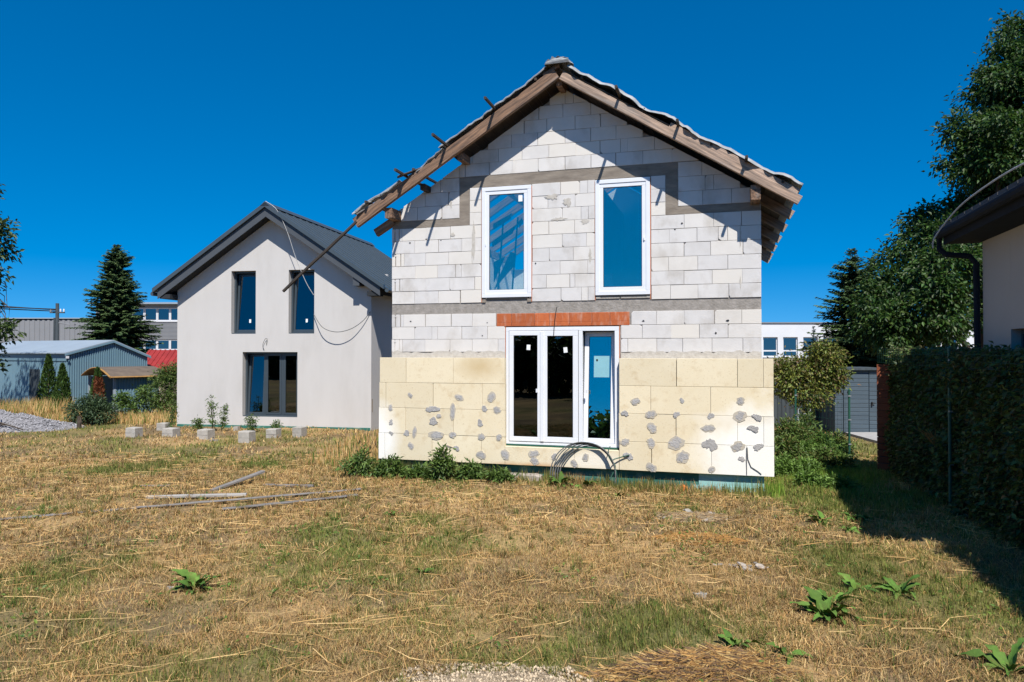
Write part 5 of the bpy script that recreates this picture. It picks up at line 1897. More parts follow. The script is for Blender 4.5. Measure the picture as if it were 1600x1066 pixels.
# ---- big walnut on the right
rng = np.random.default_rng(5)
wal = thing('walnut_tree', 'tall dark broad leaved tree behind the cream neighbour house', 'tree', (15.3, 23.5, 0))
spots = [(1602, 62, 42), (1578, 112, 48), (1548, 140, 34), (1600, 170, 62), (1523, 205, 42), (1560, 240, 56), (1612, 270, 80), (1508, 250, 26), (1540, 300, 44),
         (1512, 322, 34), (1452, 345, 30), (1478, 372, 42), (1425, 392, 40), (1470, 425, 56), (1545, 390, 56), (1402, 445, 48), (1450, 490, 62), (1520, 475, 56), (1385, 505, 44),
         (1425, 530, 46), (1590, 440, 60), (1640, 120, 70), (1660, 220, 90), (1650, 350, 90)]
bl = []
for px, py, r in spots:
    Yd = 23.5 + rng.uniform(-1.6, 1.6)
    c = at_px(px, py, Yd)
    rr0 = r * Yd / 1130
    bl.append((c[0] - 15.3, c[1] - 23.5, c[2], rr0 * 0.80, rr0 * 1.2, rr0 * 0.76, (r / 45) ** 2))
    for q in range(3):
        dv = unit(rng.normal(size=3))
        bl.append((c[0] - 15.3 + dv[0] * rr0 * 0.95, c[1] - 23.5 + dv[1] * rr0, c[2] + dv[2] * rr0 * 0.9, rr0 * 0.32, rr0 * 0.4, rr0 * 0.26, 0.13 * (r / 45) ** 2))
foliage('crown', wal, bl, 1900, 0.165, 0.48, WALNUT, rng, droop=0.6, shell=0.4, clump=56, cl_r=0.2)
limbs('trunk', wal, (0, 0, 0), [b[:3] for b in bl[::4]], 0.32, rng)

spruce('dark pointed spruce between the far white building and the walnut', 13.2, 28.0, 6.45, 2.3, 3, NEEDLE, 1.9)
spruce('second spruce with blunt top right behind the pointed one', 14.4, 29.0, 6.25, 2.3, 4, NEEDLE, 1.7)
spruce('small bluish young spruce in front of the far white building', 14.6, 35.0, 3.65, 0.7, 6, [(0.05, 0.09, 0.08), (0.07, 0.12, 0.11), (0.03, 0.06, 0.055)], 1.2)
spruce('large dark spruce behind the metal garage', -21.9, 40.0, 8.35, 2.75, 8, NEEDLE, 3.3)

# ---- yellow green shrub tree between the house and the shed
shr = thing('shrub_tree', 'yellow green small tree in front of the dark board fence', 'tree', (7.75, 19.2, 0))
foliage('crown', shr, [(-0.25, 0, 1.55, 0.55, 0.5, 0.42), (0.25, 0.1, 1.95, 0.62, 0.5, 0.48), (0.55, 0, 2.25, 0.42, 0.4, 0.35), (-0.55, 0, 1.85, 0.40, 0.4, 0.35), (0.05, -0.2, 1.25, 0.5, 0.4, 0.3),
                       (0.75, 0.1, 1.75, 0.35, 0.4, 0.4)], 1400, 0.10, 0.48, YELLOWISH, rng, 0.4, 0.3, 22, 0.13)
limbs('trunk', shr, (0.25, 0, 0), [(-0.25, 0, 1.5), (0.3, 0.1, 2.0), (0.6, 0, 2.2), (-0.5, 0, 1.8)], 0.05, rng)

# ---- left frame edge tree
lt = thing('edge_tree', 'leafy tree reaching in at the left picture edge', 'tree', (-21.6, 25.0, 0))
bl = []
for px, py, r in ((-36, 375, 44), (-14, 355, 24), (-2, 388, 16), (-60, 330, 60), (-15, 415, 16), (-20, 520, 34), (-2, 512, 16), (-70, 470, 60), (-110, 400, 90), (-130, 300, 80), (-50, 560, 40)):
    c = at_px(px, py, 25 + rng.uniform(-0.5, 0.5))
    r = r * 25 / 1130
    bl.append((c[0] + 21.6, c[1] - 25, c[2], r, r * 1.2, r, (r / 0.9) ** 1.6))
foliage('crown', lt, bl, 620, 0.19, 0.5, GREEN_DARK + [(0.08, 0.12, 0.03)], rng, 0.5, 0.2, 18, 0.17)
limbs('trunk', lt, (0, 0, 0), [b[:3] for b in bl], 0.12, rng)
m = MB()
for k in range(7):
    a = Vector(at_px(-40 + k * 5, 420 + 8 * k, 25))
    b = Vector(at_px(8 + random.uniform(-6, 12), 445 + 9 * k, 25 + random.uniform(-.2, .2)))
    c = Vector(at_px(10 + random.uniform(-6, 8), 470 + 8 * k, 25))
    o_ = Vector((21.6, -25, 0))
    m.tube([a + o_, b + o_, c + o_], [0.02, 0.014, 0.006], 4)
m.build('bare_twigs', M['bark'], lt)

# ---- thujas and shrubs by the garage
thuja('tallest slim thuja in front of the garage door wall', -17.3, 27.0, 2.28, 0.40, 1, THUJA)
thuja('shorter slim thuja at the garage corner', -16.4, 26.4, 1.92, 0.36, 2, THUJA)
thuja('thuja with a dead red brown side before the curved roof shelter', -15.0, 26.2, 1.78, 0.34, 3, THUJA, -0.7)


def bush(name, label, cat, x, y, blobs, per, size, cols, seed, group=None, stems=True, width=0.45, clump=16, cl_r=0.09, shell=0.35):
    r_ = np.random.default_rng(seed)
    t = thing(name, label, cat, (x, y, gz(x, y) if abs(x) < 12 else 0), 0, group)
    foliage('foliage', t, blobs, per, size, width, cols, r_, 0.2, shell, clump, cl_r, minz=0.0)
    if stems:
        m = MB()
        for b in blobs:
            m.tube([(b[0] * 0.2, b[1] * 0.2, -0.05), (b[0] * 0.7, b[1] * 0.7, b[2] * 0.6), (b[0], b[1], b[2] + b[5] * 0.6)], [0.014, 0.010, 0.004], 5)
        m.build('stem', M['bark'], t)
    return t


bush('round_shrub', 'round grey green shrub in front of the thuja with the dead side', 'shrub', -13.75, 23.6, [(-0.2, 0, 0.45, 0.5, 0.4, 0.42), (0.3, 0, 0.40, 0.45, 0.4, 0.36), (0, 0, 0.65, 0.4, 0.35, 0.33)], 1300, 0.085, [(0.05, 0.085, 0.035), (0.075, 0.115, 0.05), (0.03, 0.055, 0.025)], 31)
bush('leafy_shrub', 'bright leafy shrub in front of the shelter side wall', 'shrub', -13.35, 25.6, [(-0.25, 0, 0.35, 0.3, 0.3, 0.3), (0.15, 0, 0.5, 0.32, 0.3, 0.35), (0.3, 0, 0.85, 0.22, 0.2, 0.3), (-0.45, 0, 0.7, 0.12, 0.1, 0.2)], 420, 0.11, GREEN_MID, 32)
bush('clipped_hedge', 'clipped green hedge between the shelter and the white house', 'hedge', -12.9, 27.6, [(-0.5, 0, 0.8, 0.5, 0.5, 0.8), (0.3, 0, 0.85, 0.6, 0.5, 0.85), (0.1, 0, 1.55, 0.7, 0.5, 0.35)], 2600, 0.085, GREEN_MID + [(0.10, 0.12, 0.03)], 33)

# ---- dark leafy hedge on the right
hd = thing('hedge', 'tall dark leafy hedge along the right side of the plot', 'hedge', (0, 0, 0))
HA, HB = np.array([7.62, 14.55]), np.array([5.02, 4.6])
hdv = HB - HA
hl = float(np.linalg.norm(hdv))
hu = hdv / hl
hn = np.array([-hu[1], hu[0]])           # pick the side facing the plot
if hn[0] > 0:
    hn = -hn
rng = np.random.default_rng(77)
n = 36000
s = rng.random(n) * hl
top = rng.random(n) < 0.16
zz = np.where(top, 2.38 + rng.normal(size=n) * 0.05, rng.random(n) * 2.42)
bulge = (fbm(s, zz, 0.7, 5) - 0.5) * 0.42
off = np.where(top, -rng.random(n) * 0.5, bulge + rng.normal(size=n) * 0.05 - 0.02)
endp = (rng.random(n) < 0.05)
s = np.where(endp, -0.02 + rng.normal(size=n) * 0.03, s)
off = np.where(endp, -rng.random(n) * 0.5, off)
P2 = HA[None] + hu[None] * s[:, None] + hn[None] * off[:, None]
P = np.column_stack([P2, zz])
D_ = unit(np.column_stack([np.repeat(hn[None] * 0.7, n, 0), np.full(n, -0.25)]) + rng.normal(size=(n, 3)) * 0.55)
Nn = unit(np.column_stack([np.repeat(hn[None] * 0.5, n, 0), np.full(n, 0.8)]) + rng.normal(size=(n, 3)) * 0.5)
V, F = leaf_arrays(P, D_, Nn, rng.uniform(0.045, 0.115, n), 0.55)
np_mesh('foliage', V, F, M['leaf'], hd, np.repeat(pick(HEDGE, n, rng, 0.35), 4, 0))
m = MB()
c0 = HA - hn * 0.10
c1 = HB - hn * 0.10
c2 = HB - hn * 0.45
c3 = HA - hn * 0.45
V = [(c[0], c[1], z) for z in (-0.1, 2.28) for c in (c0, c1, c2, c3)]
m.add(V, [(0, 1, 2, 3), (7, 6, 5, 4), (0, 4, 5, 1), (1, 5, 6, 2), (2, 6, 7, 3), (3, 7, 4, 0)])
m.build('dark_core', pm('hedge_inside', (0.012, 0.014, 0.008), (0.02, 0.022, 0.012), 9, 0.95), hd)  # solid box; the shade deep in the hedge put into its near-black colour
o = thing('dead_twig_bunch', 'bunch of pale dry twigs sticking out of the hedge face', 'twigs', (float(HA[0] + hu[0] * 3.2 + hn[0] * 0.1), float(HA[1] + hu[1] * 3.2 + hn[1] * 0.1), 1.0))
m = MB()
for k in range(16):
    a = random.uniform(0, 6.28)
    l = random.uniform(0.15, 0.34)
    m.tube([(0, 0, -0.1), (l * 0.5 * math.cos(a) - 0.05, l * 0.3 * math.sin(a) - 0.05, l * 0.4), (l * math.cos(a) - 0.08, l * 0.5 * math.sin(a) - 0.08, l * 0.7)], [0.006, 0.005, 0.002], 4)
m.build('twigs', M['yellowwood'], o)

# ---- weeds along the foam, left to right
wd = [(-2.85, 13.75, 0.48, 0.34, 'dark leafy weed bush standing off the foam left corner'), (-2.30, 13.75, 0.34, 0.22, 'second weed clump at the foam left corner'), (-1.75, 13.72, 0.20, 0.24, 'low weed clump under the left foam boards'),
      (-1.30, 13.60, 0.55, 0.2, 'tall weed with pointed tops under the left foam boards'), (-0.75, 13.45, 0.27, 0.22, 'bushy weed left of the stone slab'), (-0.20, 13.30, 0.2, 0.2, 'last weed clump before the stone slab')]
for k, (x, y_, h, r, lab) in enumerate(wd):
    bush('weed', lab, 'weed', x, y_, [(-r * 0.5, 0, h * 0.45, r * 0.6, r * 0.5, h * 0.45), (r * 0.45, 0, h * 0.4, r * 0.6, r * 0.5, h * 0.42), (0, 0.05, h * 0.75, r * 0.45, r * 0.4, h * 0.38)], 210, 0.095, GREEN_MID, 50 + k, 'weeds along the foam', clump=9, cl_r=0.055, width=0.36, shell=0.15)
wd = [(5.55, 14.6, 0.6, 0.4, 'leafy weed right behind the foam corner'), (5.95, 15.6, 0.9, 0.45, 'tall weed behind the foam corner, under the shrub tree'), (6.5, 16.2, 0.75, 0.5, 'broad weed in the middle of the green lane'),
      (6.9, 17.0, 0.9, 0.4, 'tall weed beside the post in the green lane'), (6.35, 14.6, 0.40, 0.45, 'low weed in the lush grass beside the foam corner'), (7.35, 16.4, 0.5, 0.35, 'weed left of the grey shed path')]
for k, (x, y_, h, r, lab) in enumerate(wd):
    bush('weed', lab, 'weed', x, y_, [(-r * 0.5, 0, h * 0.4, r * 0.6, r * 0.5, h * 0.4), (r * 0.45, 0, h * 0.35, r * 0.6, r * 0.5, h * 0.4), (0, 0.05, h * 0.75, r * 0.4, r * 0.4, h * 0.35)], 520, 0.10, GREEN_MID + [(0.12, 0.10, 0.03)], 70 + k, 'weeds in the green lane', clump=12, cl_r=0.07, width=0.36)
lane = [(5.25, 13.9, 0.35, 0.3, 'bright low weed tight against the foam corner'), (5.7, 14.0, 0.3, 0.3, 'bright low weed a step right of the foam corner'), (5.3, 12.9, 0.22, 0.22, 'small bright weed in front of the pale plinth end'), (6.1, 15.0, 0.55, 0.35, 'bright weed in the lane before the broad one'),
        (5.7, 12.6, 0.2, 0.25, 'low bright weed at the lane mouth'), (6.9, 15.9, 0.6, 0.3, 'bright weed beside the free standing post')]
for k, (x, y_, h, r, lab) in enumerate(lane):
    bush('weed', lab, 'weed', x, y_, [(-r * 0.5, 0, h * 0.4, r * 0.6, r * 0.5, h * 0.4), (r * 0.45, 0, h * 0.35, r * 0.6, r * 0.5, h * 0.4), (0, 0.05, h * 0.7, r * 0.4, r * 0.4, h * 0.35)], 300, 0.085, [(0.11, 0.20, 0.035), (0.15, 0.24, 0.05), (0.07, 0.13, 0.025)], 170 + k, 'weeds in the green lane', clump=10, cl_r=0.06, width=0.36)
# thin tall weeds by the white house
tw = [(-9.05, 21.9, 1.15, 'tallest thin weed before the white house, left of the window'), (-8.75, 21.8, 0.85, 'thin weed just right of the tallest one'), (-7.65, 21.4, 0.6, 'thin weed below the ground floor window'),
      (-9.5, 22.0, 0.45, 'short thin weed left of the tallest one'), (-10.5, 22.3, 0.95, 'wispy thin weed at the white house left corner'), (-6.9, 21.2, 0.35, 'small weed below the window right edge')]
for k, (x, y_, h, lab) in enumerate(tw):
    r_ = np.random.default_rng(90 + k)
    t = thing('tall_weed', lab, 'weed', (x, y_, 0), 0, 'thin weeds before the white house')
    m = MB()
    bl = []
    for q in range(4):
        a = random.uniform(0, 6.28)
        l = random.uniform(0.03, 0.16)
        hh = h * random.uniform(0.6, 1.0)
        m.tube([(0, 0, -0.05), (l * 0.4 * math.cos(a), l * 0.4 * math.sin(a), hh * 0.5), (l * math.cos(a), l * math.sin(a), hh)], [0.009, 0.006, 0.003], 4)
        for w_ in range(5):
            f = 0.25 + 0.17 * w_
            bl.append((l * f * math.cos(a), l * f * math.sin(a), hh * f, 0.07, 0.07, 0.06))
    m.build('stem', M['bark'], t)
    foliage('foliage', t, bl, 14, 0.07, 0.4, GREEN_MID, r_, 0.2, 0.3, 7, 0.04)

# ---- dock rosettes: every leaf its own piece
def dock_leaf(L, w, curl, seed):
    r_ = random.Random(seed)
    n = 9
    V, F = [], []
    for i in range(n):
        t = i / (n - 1)
        ww = w * (math.sin(math.pi * min(1, 0.12 + t * 0.86)) ** 0.75) * (1.0 - 0.25 * t) if i else w * 0.12
        if i == n - 1:
            ww = w * 0.04
        x = L * t * (1 - 0.16 * curl * t)
        z = L * (0.62 * t - curl * 0.75 * t * t)
        wv = r_.uniform(-0.05, 0.05) * L
        ww *= r_.uniform(0.78, 1.15)
        V += [(x, -ww / 2, z + ww * 0.22 + wv), (x, 0, z), (x, ww / 2, z + ww * 0.22 - wv)]
    for i in range(n - 1):
        a = 3 * i
        F += [(a, a + 3, a + 4, a + 1), (a + 1, a + 4, a + 5, a + 2)]
    return V, F


dl_mats = [pm('dock_leaf_a', (0.095, 0.190, 0.030), (0.060, 0.130, 0.022), 18, 0.75, 0.6, rnd=0.35, stain=(0.16, 0.12, 0.04), sscale=9, samt=0.6, spec=0.2), pm('dock_leaf_b', (0.120, 0.210, 0.036), (0.075, 0.150, 0.025), 18, 0.75, 0.6, rnd=0.35, stain=(0.16, 0.12, 0.04), sscale=9, samt=0.6, spec=0.2)]
dl_mesh = []
for k in range(6):
    V, F = dock_leaf(0.24 + 0.03 * (k % 3), 0.07 + 0.02 * (k % 2), 0.65 + 0.15 * (k % 4), k)
    dl_mesh.append(MB().add(V, F).mesh('leaf', dl_mats[k % 2], True))
docks = [(-3.28, 7.55, 1.0, 10, 'big dock rosette in the left lawn'), (2.90, 6.72, 1.05, 11, 'largest dock rosette right of the lawn middle'), (3.10, 7.02, 0.8, 7, 'dock rosette just behind the largest one'), (3.95, 7.40, 0.95, 8, 'dock rosette nearest the hedge shadow'),
         (3.58, 7.52, 0.75, 6, 'flattened dock rosette left of the one nearest the shadow'), (1.85, 6.02, 0.75, 6, 'small dock beside the dry straw heap'), (2.20, 5.85, 0.7, 6, 'small dock right of the straw heap'), (3.80, 5.55, 1.2, 7, 'biggest dark dock leaves at the bottom right corner'),
         (-0.98, 8.0, 0.55, 6, 'small dock in the lawn centre'), (4.45, 10.4, 0.9, 8, 'dock beside the hedge shadow halfway to the house'), (4.95, 10.5, 0.8, 7, 'dock at the very edge of the hedge shadow'), (0.85, 13.05, 1.15, 8, 'broad bright leaves under the door sill'),
         (1.30, 12.98, 1.0, 7, 'bright burdock leaves beside the cable coil'), (1.75, 12.05, 0.6, 6, 'small bright plant in front of the cable coil'), (-1.75, 10.6, 0.6, 6, 'small dock right of the crossing boards'), (-4.55, 8.8, 0.35, 4, 'tiny green plant in the left straw'),
         (-2.9, 9.2, 0.35, 4, 'tiny green sprout below the planks'), (4.6, 9.9, 0.7, 7, 'dock nearest the shadow edge, closer to the camera')]
for k, (x, y_, sc, nl, lab) in enumerate(docks):
    t = thing('dock_plant', lab, 'plant', (x, y_, gz(x, y_) - 0.005), random.uniform(0, 6), 'dock plants in the lawn')
    nl = int(nl * 1.7)
    for q in range(nl):
        a = 2 * math.pi * q / nl + random.uniform(-0.4, 0.4)
        s_ = sc * random.uniform(0.55, 1.3)
        link('leaf', dl_mesh[random.randrange(6)], t, loc=(0.02 * math.cos(a), 0.02 * math.sin(a), 0.01), rot=(random.uniform(-0.45, 0.45), random.uniform(-0.75, 0.15), a), scale=(s_, s_ * random.uniform(0.85, 1.25), s_))

# ------------------------------------------------------------------ grass
U2, N2 = np.array([0.9592, -0.2829]), np.array([0.2829, 0.9592])


def in_house(x, y):
    dx, dy = x - HX, y - HY
    u = dx * U2[0] + dy * U2[1]
    v = dx * N2[0] + dy * N2[1]
    a = (u > -0.05) & (u < 7.12) & (v > -0.02) & (v < 8.2)
    dx, dy = x + 10.785, y - 23.302
    c, s = math.cos(math.radians(10.5)), math.sin(math.radians(10.5))
    u = dx * c - dy * s
    v = dx * s + dy * c
    b = (u > 0) & (u < 6.6) & (v > 0) & (v < 8)
    g = ((x - hx) / 2.6) ** 2 + ((y - hy) / 1.4) ** 2 < 1
    p = (x > 9.5) & (x < 10.8) & (y > 15.5) & (y < 22)
    e = ((x + 0.10) / 0.55) ** 2 + ((y - 5.26) / 0.26) ** 2 < 1
    e = e & (fbm(x, y, 0.12, 71, 2) < 0.72)
    return a | b | g | p | e


STRAW = np.array([(0.48, 0.31, 0.125), (0.41, 0.245, 0.09), (0.56, 0.395, 0.18), (0.29, 0.17, 0.072), (0.17, 0.11, 0.058), (0.40, 0.30, 0.14)])
GRASS = np.array([(0.150, 0.190, 0.038), (0.105, 0.160, 0.030), (0.205, 0.225, 0.055), (0.075, 0.118, 0.025), (0.19, 0.19, 0.05)])


def blades(name, label, n, y0, y1, spread, hmul, wmul, seed, boost=None, dryf=None):
    r_ = np.random.default_rng(seed)
    y = np.sqrt(r_.uniform(y0 ** 2, y1 ** 2, n))
    x = r_.uniform(-1, 1, n) * (0.735 * y + 0.4)
    # clumping
    keep = r_.random(n) < np.clip(0.10 + 2.4 * fbm(x, y, 0.24, 41, 3) ** 2.0, 0.2, 1)
    x, y = x[keep], y[keep]
    if spread is not None:
        k = spread(x, y)
        x, y = x[k], y[k]
    k = ~in_house(x, y)
    # bare trodden spots
    bare = fbm(x, y, 0.9, 61, 4)
    k &= (bare < 0.57) | (r_.random(len(x)) < 0.4)
    x, y = x[k], y[k]
    n = len(x)
    g = greenness(x, y)
    isg = r_.random(n) < np.clip(0.32 + g * 0.75, 0, 0.95)
    z = zg(x, y)
    hgt = np.where(isg, r_.uniform(0.025, 0.075, n) * (0.7 + 0.55 * g), r_.uniform(0.02, 0.075, n))
    lie = np.where(isg, r_.uniform(0.15, 0.75, n), np.where(r_.random(n) < 0.62, r_.uniform(1.15, 1.55, n), r_.uniform(0.2, 0.9, n)))
    hm = 1.0
    if boost is not None:
        bo = boost(x, y)
        hgt = hgt * (1 + bo)
        lie = lie * np.clip(1 - 0.35 * bo, 0.3, 1)
    hgt = hgt * hmul * np.where((lie > 1.1), r_.uniform(0.8, 2.4, n), 1.0)
    wid = r_.uniform(0.0022, 0.0050, n) * wmul
    a = r_.uniform(0, 2 * np.pi, n)
    ca, sa = np.cos(a), np.sin(a)
    ln = np.stack([ca, sa], 1)
    wd_ = np.stack([-sa, ca], 1) * wid[:, None]
    base = np.stack([x, y, z - 0.004 + np.where(lie > 1.1, r_.uniform(0, 0.03, n), 0)], 1)
    l1, l2 = lie * 0.6, lie * 1.15
    mid = base + np.column_stack([ln * (np.sin(l1) * hgt * 0.55)[:, None], np.cos(l1) * hgt * 0.55])
    tip = mid + np.column_stack([ln * (np.sin(l2) * hgt * 0.45)[:, None], np.maximum(np.cos(l2), -0.2) * hgt * 0.45])
    W3 = np.column_stack([wd_, np.zeros(n)])
    V = np.stack([base - W3, base + W3, mid - W3 * 0.8, mid + W3 * 0.8, tip], 1).reshape(-1, 3)
    i = np.arange(n)[:, None] * 5
    F = np.concatenate([np.hstack([i, i + 1, i + 3]), np.hstack([i, i + 3, i + 2]), np.hstack([i + 2, i + 3, i + 4])], 0)
    cg = GRASS[r_.integers(0, len(GRASS), n)]
    cs_ = STRAW[r_.integers(0, len(STRAW), n)]
    lush = np.clip(near_house(x, y), 0, 1)[:, None] * (x > 4.3)[:, None]
    cg = cg * (1 - lush) + cg * lush * np.array([1.2, 1.75, 0.9])
    tone = (0.72 + 0.55 * fbm(x, y, 0.8, 81, 3))[:, None]
    mixg = (r_.random(n) * 0.5)[:, None]
    C = np.where(isg[:, None], cg * (1 - mixg * 0.6) + cs_ * mixg * 0.6, cs_) * r_.uniform(0.75, 1.2, (n, 1)) * tone
    o = np_mesh(name, V, F, M['grass'], None, np.repeat(C, 5, 0))
    return tag(o, label, None, kind='stuff')


def near_house(x, y):
    dx, dy = x - HX, y - HY
    u = dx * U2[0] + dy * U2[1]
    v = dx * N2[0] + dy * N2[1]
    f = np.exp(-((v + 0.25) / 0.28) ** 2) * (u > -0.9) * (u < 7.4)
    lane = blob2(x, y, 6.0, 14.2, 1.1, 2.2)
    left = blob2(x, y, -3.2, 16.2, 0.8, 1.8)
    return 2.5 * f + 1.3 * lane + 2.2 * left


blades('near_grass', 'short dry grass and straw in the foreground', 440000, 4.6, 9.0, None, 0.92, 0.66, 1, near_house)
blades('middle_grass', 'dry grass and straw over the middle of the plot', 360000, 9.0, 16.0, None, 1.0, 1.25, 2, near_house)
blades('far_grass', 'dry grass over the back of the plot', 130000, 16.0, 30.0, None, 1.4, 2.6, 3, near_house)
blades('plinth_grass', 'taller grass tufts along the green plinth and the lane', 60000, 11.5, 16.5, lambda x, y: near_house(x, y) > 0.35, 1.25, 1.4, 4, near_house)


# tall ripe grass at the far left
def tall_grass(name, label, n, x0, x1, y0, y1, h0, h1, seed):
    r_ = np.random.default_rng(seed)
    x, y = r_.uniform(x0, x1, n), r_.uniform(y0, y1, n)
    h = r_.uniform(h0, h1, n)
    a = r_.uniform(0, 2 * np.pi, n)
    b = np.column_stack([x, y, np.zeros(n)])
    ln = np.column_stack([np.cos(a), np.sin(a)]) * (h * r_.uniform(0.1, 0.4, n))[:, None]
    mid = b + np.column_stack([ln * 0.35, h * 0.6])
    tip = b + np.column_stack([ln, h])
    W3 = np.column_stack([np.full(n, 0.008), np.zeros(n), np.zeros(n)])
    V = np.stack([b - W3, b + W3, mid - W3, mid + W3, tip], 1).reshape(-1, 3)
    i = np.arange(n)[:, None] * 5
    F = np.concatenate([np.hstack([i, i + 1, i + 3]), np.hstack([i, i + 3, i + 2]), np.hstack([i + 2, i + 3, i + 4])], 0)
    C = np.where((r_.random(n) < 0.3)[:, None], GRASS[r_.integers(0, 4, n)], STRAW[r_.integers(0, 3, n)]) * r_.uniform(0.7, 1.2, (n, 1))
    tag(np_mesh(name, V, F, M['grass'], None, np.repeat(C, 5, 0)), label, None, kind='stuff')


tall_grass('ripe_grass', 'tall ripe straw coloured grass behind the gravel heap', 4200, -21, -15.9, 24.3, 26.3, 0.3, 0.85, 5)
tall_grass('green_fringe', 'loose green and dry grass before the shelter and shrub', 2600, -16.2, -11.4, 23.6, 26.0, 0.12, 0.42, 7)
tall_grass('corner_grass', 'tall dry grass beside the white house right corner', 520, -4.4, -2.7, 14.8, 20.0, 0.12, 0.34, 6)


# grass tufts: bunches of blades fanning out of one root
def tufts(name, label, nt, seed, green, y0=4.7, y1=17.0):
    r_ = np.random.default_rng(seed)
    ty = np.sqrt(r_.uniform(y0 ** 2, y1 ** 2, nt))
    tx = r_.uniform(-1, 1, nt) * (0.735 * ty + 0.3)
    g = greenness(tx, ty)
    k = ~in_house(tx, ty) & (r_.random(nt) < (0.12 + g if green else 1.1 - g))
    tx, ty = tx[k], ty[k]
    nt = len(tx)
    per = r_.integers(14, 46, nt)
    idx = np.repeat(np.arange(nt), per)
    n = len(idx)
    big = r_.uniform(0.6, 1.5, nt)[idx]
    x = tx[idx] + r_.normal(size=n) * 0.018 * big
    y = ty[idx] + r_.normal(size=n) * 0.018 * big
    h = r_.uniform(0.05, 0.13, n) * big
    a = r_.uniform(0, 2 * np.pi, n)
    lie = np.abs(r_.normal(0.55, 0.35, n))
    ln = np.column_stack([np.cos(a), np.sin(a)])
    base = np.column_stack([x, y, zg(x, y) - 0.005])
    mid = base + np.column_stack([ln * (np.sin(lie * 0.7) * h * 0.55)[:, None], np.cos(lie * 0.7) * h * 0.55])
    tip = mid + np.column_stack([ln * (np.sin(lie * 1.5) * h * 0.5)[:, None], np.cos(np.minimum(lie * 1.5, 1.7)) * h * 0.5])
    W3 = np.column_stack([-ln[:, 1], ln[:, 0], np.zeros(n)]) * (r_.uniform(0.0014, 0.0028, n) * (0.55 + y / 11))[:, None]
    V = np.stack([base - W3, base + W3, mid - W3 * 0.8, mid + W3 * 0.8, tip], 1).reshape(-1, 3)
    i = np.arange(n)[:, None] * 5
    F = np.concatenate([np.hstack([i, i + 1, i + 3]), np.hstack([i, i + 3, i + 2]), np.hstack([i + 2, i + 3, i + 4])], 0)
    dry = r_.random(n) < (0.18 if green else 0.8)
    C = np.where(dry[:, None], STRAW[r_.integers(0, len(STRAW), n)], GRASS[r_.integers(0, len(GRASS), n)]) * r_.uniform(0.75, 1.2, (n, 1)) * r_.uniform(0.75, 1.15, nt)[idx][:, None]
    tag(np_mesh(name, V, F, M['grass'], None, np.repeat(C, 5, 0)), label, None, kind='stuff')


tufts('green_tufts', 'scattered green grass tufts in the dry lawn', 3600, 401, True)
tufts('dry_tufts', 'scattered dry grass tufts in the lawn', 2600, 402, False)

# long loose stalks and small ground weeds strewn over the lawn
r_ = np.random.default_rng(300)
n = 3800
y = np.sqrt(r_.uniform(4.7 ** 2, 17 ** 2, n))
x = r_.uniform(-1, 1, n) * (0.735 * y + 0.3)
k = ~in_house(x, y) & (greenness(x, y) < 0.7)
x, y = x[k], y[k]
n = len(x)
L = r_.uniform(0.12, 0.55, n) * np.where(r_.random(n) < 0.15, 1.6, 1.0)
a = r_.normal(0.15, 1.1, n)
d3 = np.column_stack([np.cos(a), np.sin(a), r_.normal(0, 0.07, n)])
bend = np.column_stack([-np.sin(a), np.cos(a), np.zeros(n)]) * (r_.normal(0, 0.10, n) * L)[:, None]
c0 = np.column_stack([x, y, zg(x, y) + r_.uniform(0.015, 0.06, n)])
wv = np.column_stack([-np.sin(a), np.cos(a), np.full(n, 0.6)]) * (r_.uniform(0.0013, 0.0026, n) * (0.6 + y / 12))[:, None]
p0, p1, p2 = c0 - d3 * L[:, None] / 2, c0 + bend, c0 + d3 * L[:, None] / 2
V = np.stack([p0 - wv, p0 + wv, p1 - wv, p1 + wv, p2], 1).reshape(-1, 3)
i = np.arange(n)[:, None] * 5
F = np.concatenate([np.hstack([i, i + 1, i + 3]), np.hstack([i, i + 3, i + 2]), np.hstack([i + 2, i + 3, i + 4])], 0)
C = np.repeat(STRAW[r_.integers(0, 3, n)] * r_.uniform(0.8, 1.35, (n, 1)), 5, 0)
tag(np_mesh('loose_stalks', V, F, M['grass'], None, C), 'long loose straw stalks strewn over the lawn', None, kind='stuff')
n = 30000
y = np.sqrt(r_.uniform(4.7 ** 2, 17 ** 2, n))
x = r_.uniform(-1, 1, n) * (0.735 * y + 0.3)
k = ~in_house(x, y) & (fbm(x, y, 0.55, 131, 4) + 0.12 * greenness(x, y) > 0.66)
x, y = x[k], y[k]
n = len(x)
a = r_.uniform(0, 2 * np.pi, n)
P = np.column_stack([x, y, zg(x, y) + r_.uniform(0.0, 0.05, n)])
D_ = np.column_stack([np.cos(a), np.sin(a), r_.uniform(0.0, 0.9, n)])
V, F = leaf_arrays(P, D_, unit(r_.normal(size=(n, 3)) * 0.4 + np.array([0, 0, 1])), r_.uniform(0.02, 0.065, n), 0.55)
C = np.repeat(pick([(0.10, 0.17, 0.03), (0.07, 0.13, 0.025), (0.15, 0.20, 0.04)], n, r_), 4, 0)
tag(np_mesh('ground_weeds', V, F, M['leaf'], None, C), 'small low green weeds sprouting in the dry lawn', None, kind='stuff')


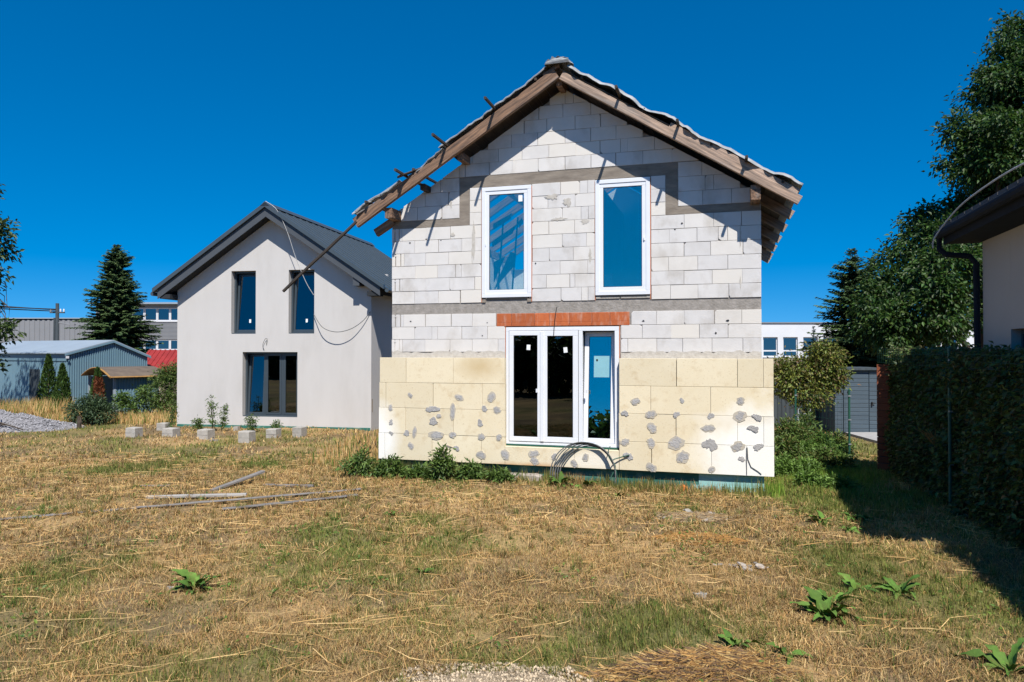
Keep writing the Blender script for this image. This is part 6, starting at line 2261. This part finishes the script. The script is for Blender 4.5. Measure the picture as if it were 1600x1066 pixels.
# raked straw heaps
def straw_heap(name, label, cx, cy, rx, ry, h, n, seed, cols):
    r_ = np.random.default_rng(seed)
    t = thing(name, label, 'straw', (cx, cy, gz(cx, cy)))
    rad = np.sqrt(r_.random(n))
    a = r_.uniform(0, 2 * np.pi, n)
    wob_ = 0.55 + 0.8 * vnoise(np.cos(a) * 2 + seed * 7, np.sin(a) * 2, 0.7, seed)
    rad = rad ** 1.5 * 1.35
    px, py = rad * rx * wob_ * np.cos(a), rad * ry * wob_ * np.sin(a)
    pz = h * np.clip(1 - (rad / 1.3) ** 2, 0.02, 1) * r_.random(n) ** 0.4 + 0.01
    L = r_.uniform(0.06, 0.26, n)
    d = unit(np.column_stack([np.cos(r_.normal(0.05, 0.45, n)), r_.normal(0.0, 0.75, n), r_.normal(0, 0.22, n)]))
    P = np.column_stack([px, py, pz])
    w = r_.uniform(0.0009, 0.0022, n)[:, None] * np.array([[0.2, 0.7, 0.7]])
    V = np.stack([P - d * L[:, None] / 2 - w, P - d * L[:, None] / 2 + w, P + np.array([0, 0, 0.01]) + w, P + d * L[:, None] / 2], 1).reshape(-1, 3)
    i = np.arange(n)[:, None] * 4
    F = np.concatenate([np.hstack([i, i + 1, i + 2]), np.hstack([i, i + 2, i + 3])], 0)
    C = np.repeat(np.array(cols)[r_.integers(0, len(cols), n)] * r_.uniform(0.6, 1.25, (n, 1)), 4, 0)
    o = np_mesh('stalks', V, F, M['grass'], t, C)
    o['kind'] = 'stuff'


straw_heap('straw_heap', 'heap of raked orange brown straw at the bottom right of centre', 1.40, 5.60, 0.62, 0.26, 0.11, 5200, 1, [(0.44, 0.26, 0.09), (0.32, 0.18, 0.065), (0.12, 0.08, 0.05), (0.50, 0.34, 0.14), (0.18, 0.11, 0.065)])
straw_heap('straw_heap', 'thin swath of straw among the rubble near the house right corner', 2.6, 10.75, 0.6, 0.22, 0.05, 900, 2, [(0.40, 0.28, 0.14), (0.2, 0.14, 0.09), (0.42, 0.34, 0.22)])
straw_heap('straw_heap', 'flat orange straw patch on the lawn right of centre', 2.4, 9.5, 0.5, 0.22, 0.03, 600, 3, [(0.48, 0.27, 0.085), (0.36, 0.2, 0.07)])

# dark tree line behind the viewer: what the patio door mirrors
rng = np.random.default_rng(200)
bl = []
for k in range(26):
    x = -34 + 2.7 * k + rng.uniform(-0.6, 0.6)
    h = rng.uniform(2.9, 3.7)
    bl.append((x, -9.5 + rng.uniform(-1.0, 1.0), h * 0.5, 1.9, 1.4, h * 0.5))
o = foliage('tree_line', None, bl, 1000, 0.55, 0.6, GREEN_DARK, rng, 0.3, 0.5, 20, 0.35)
tag(o, 'dark line of trees mirrored in the patio door panes', None, kind='stuff')
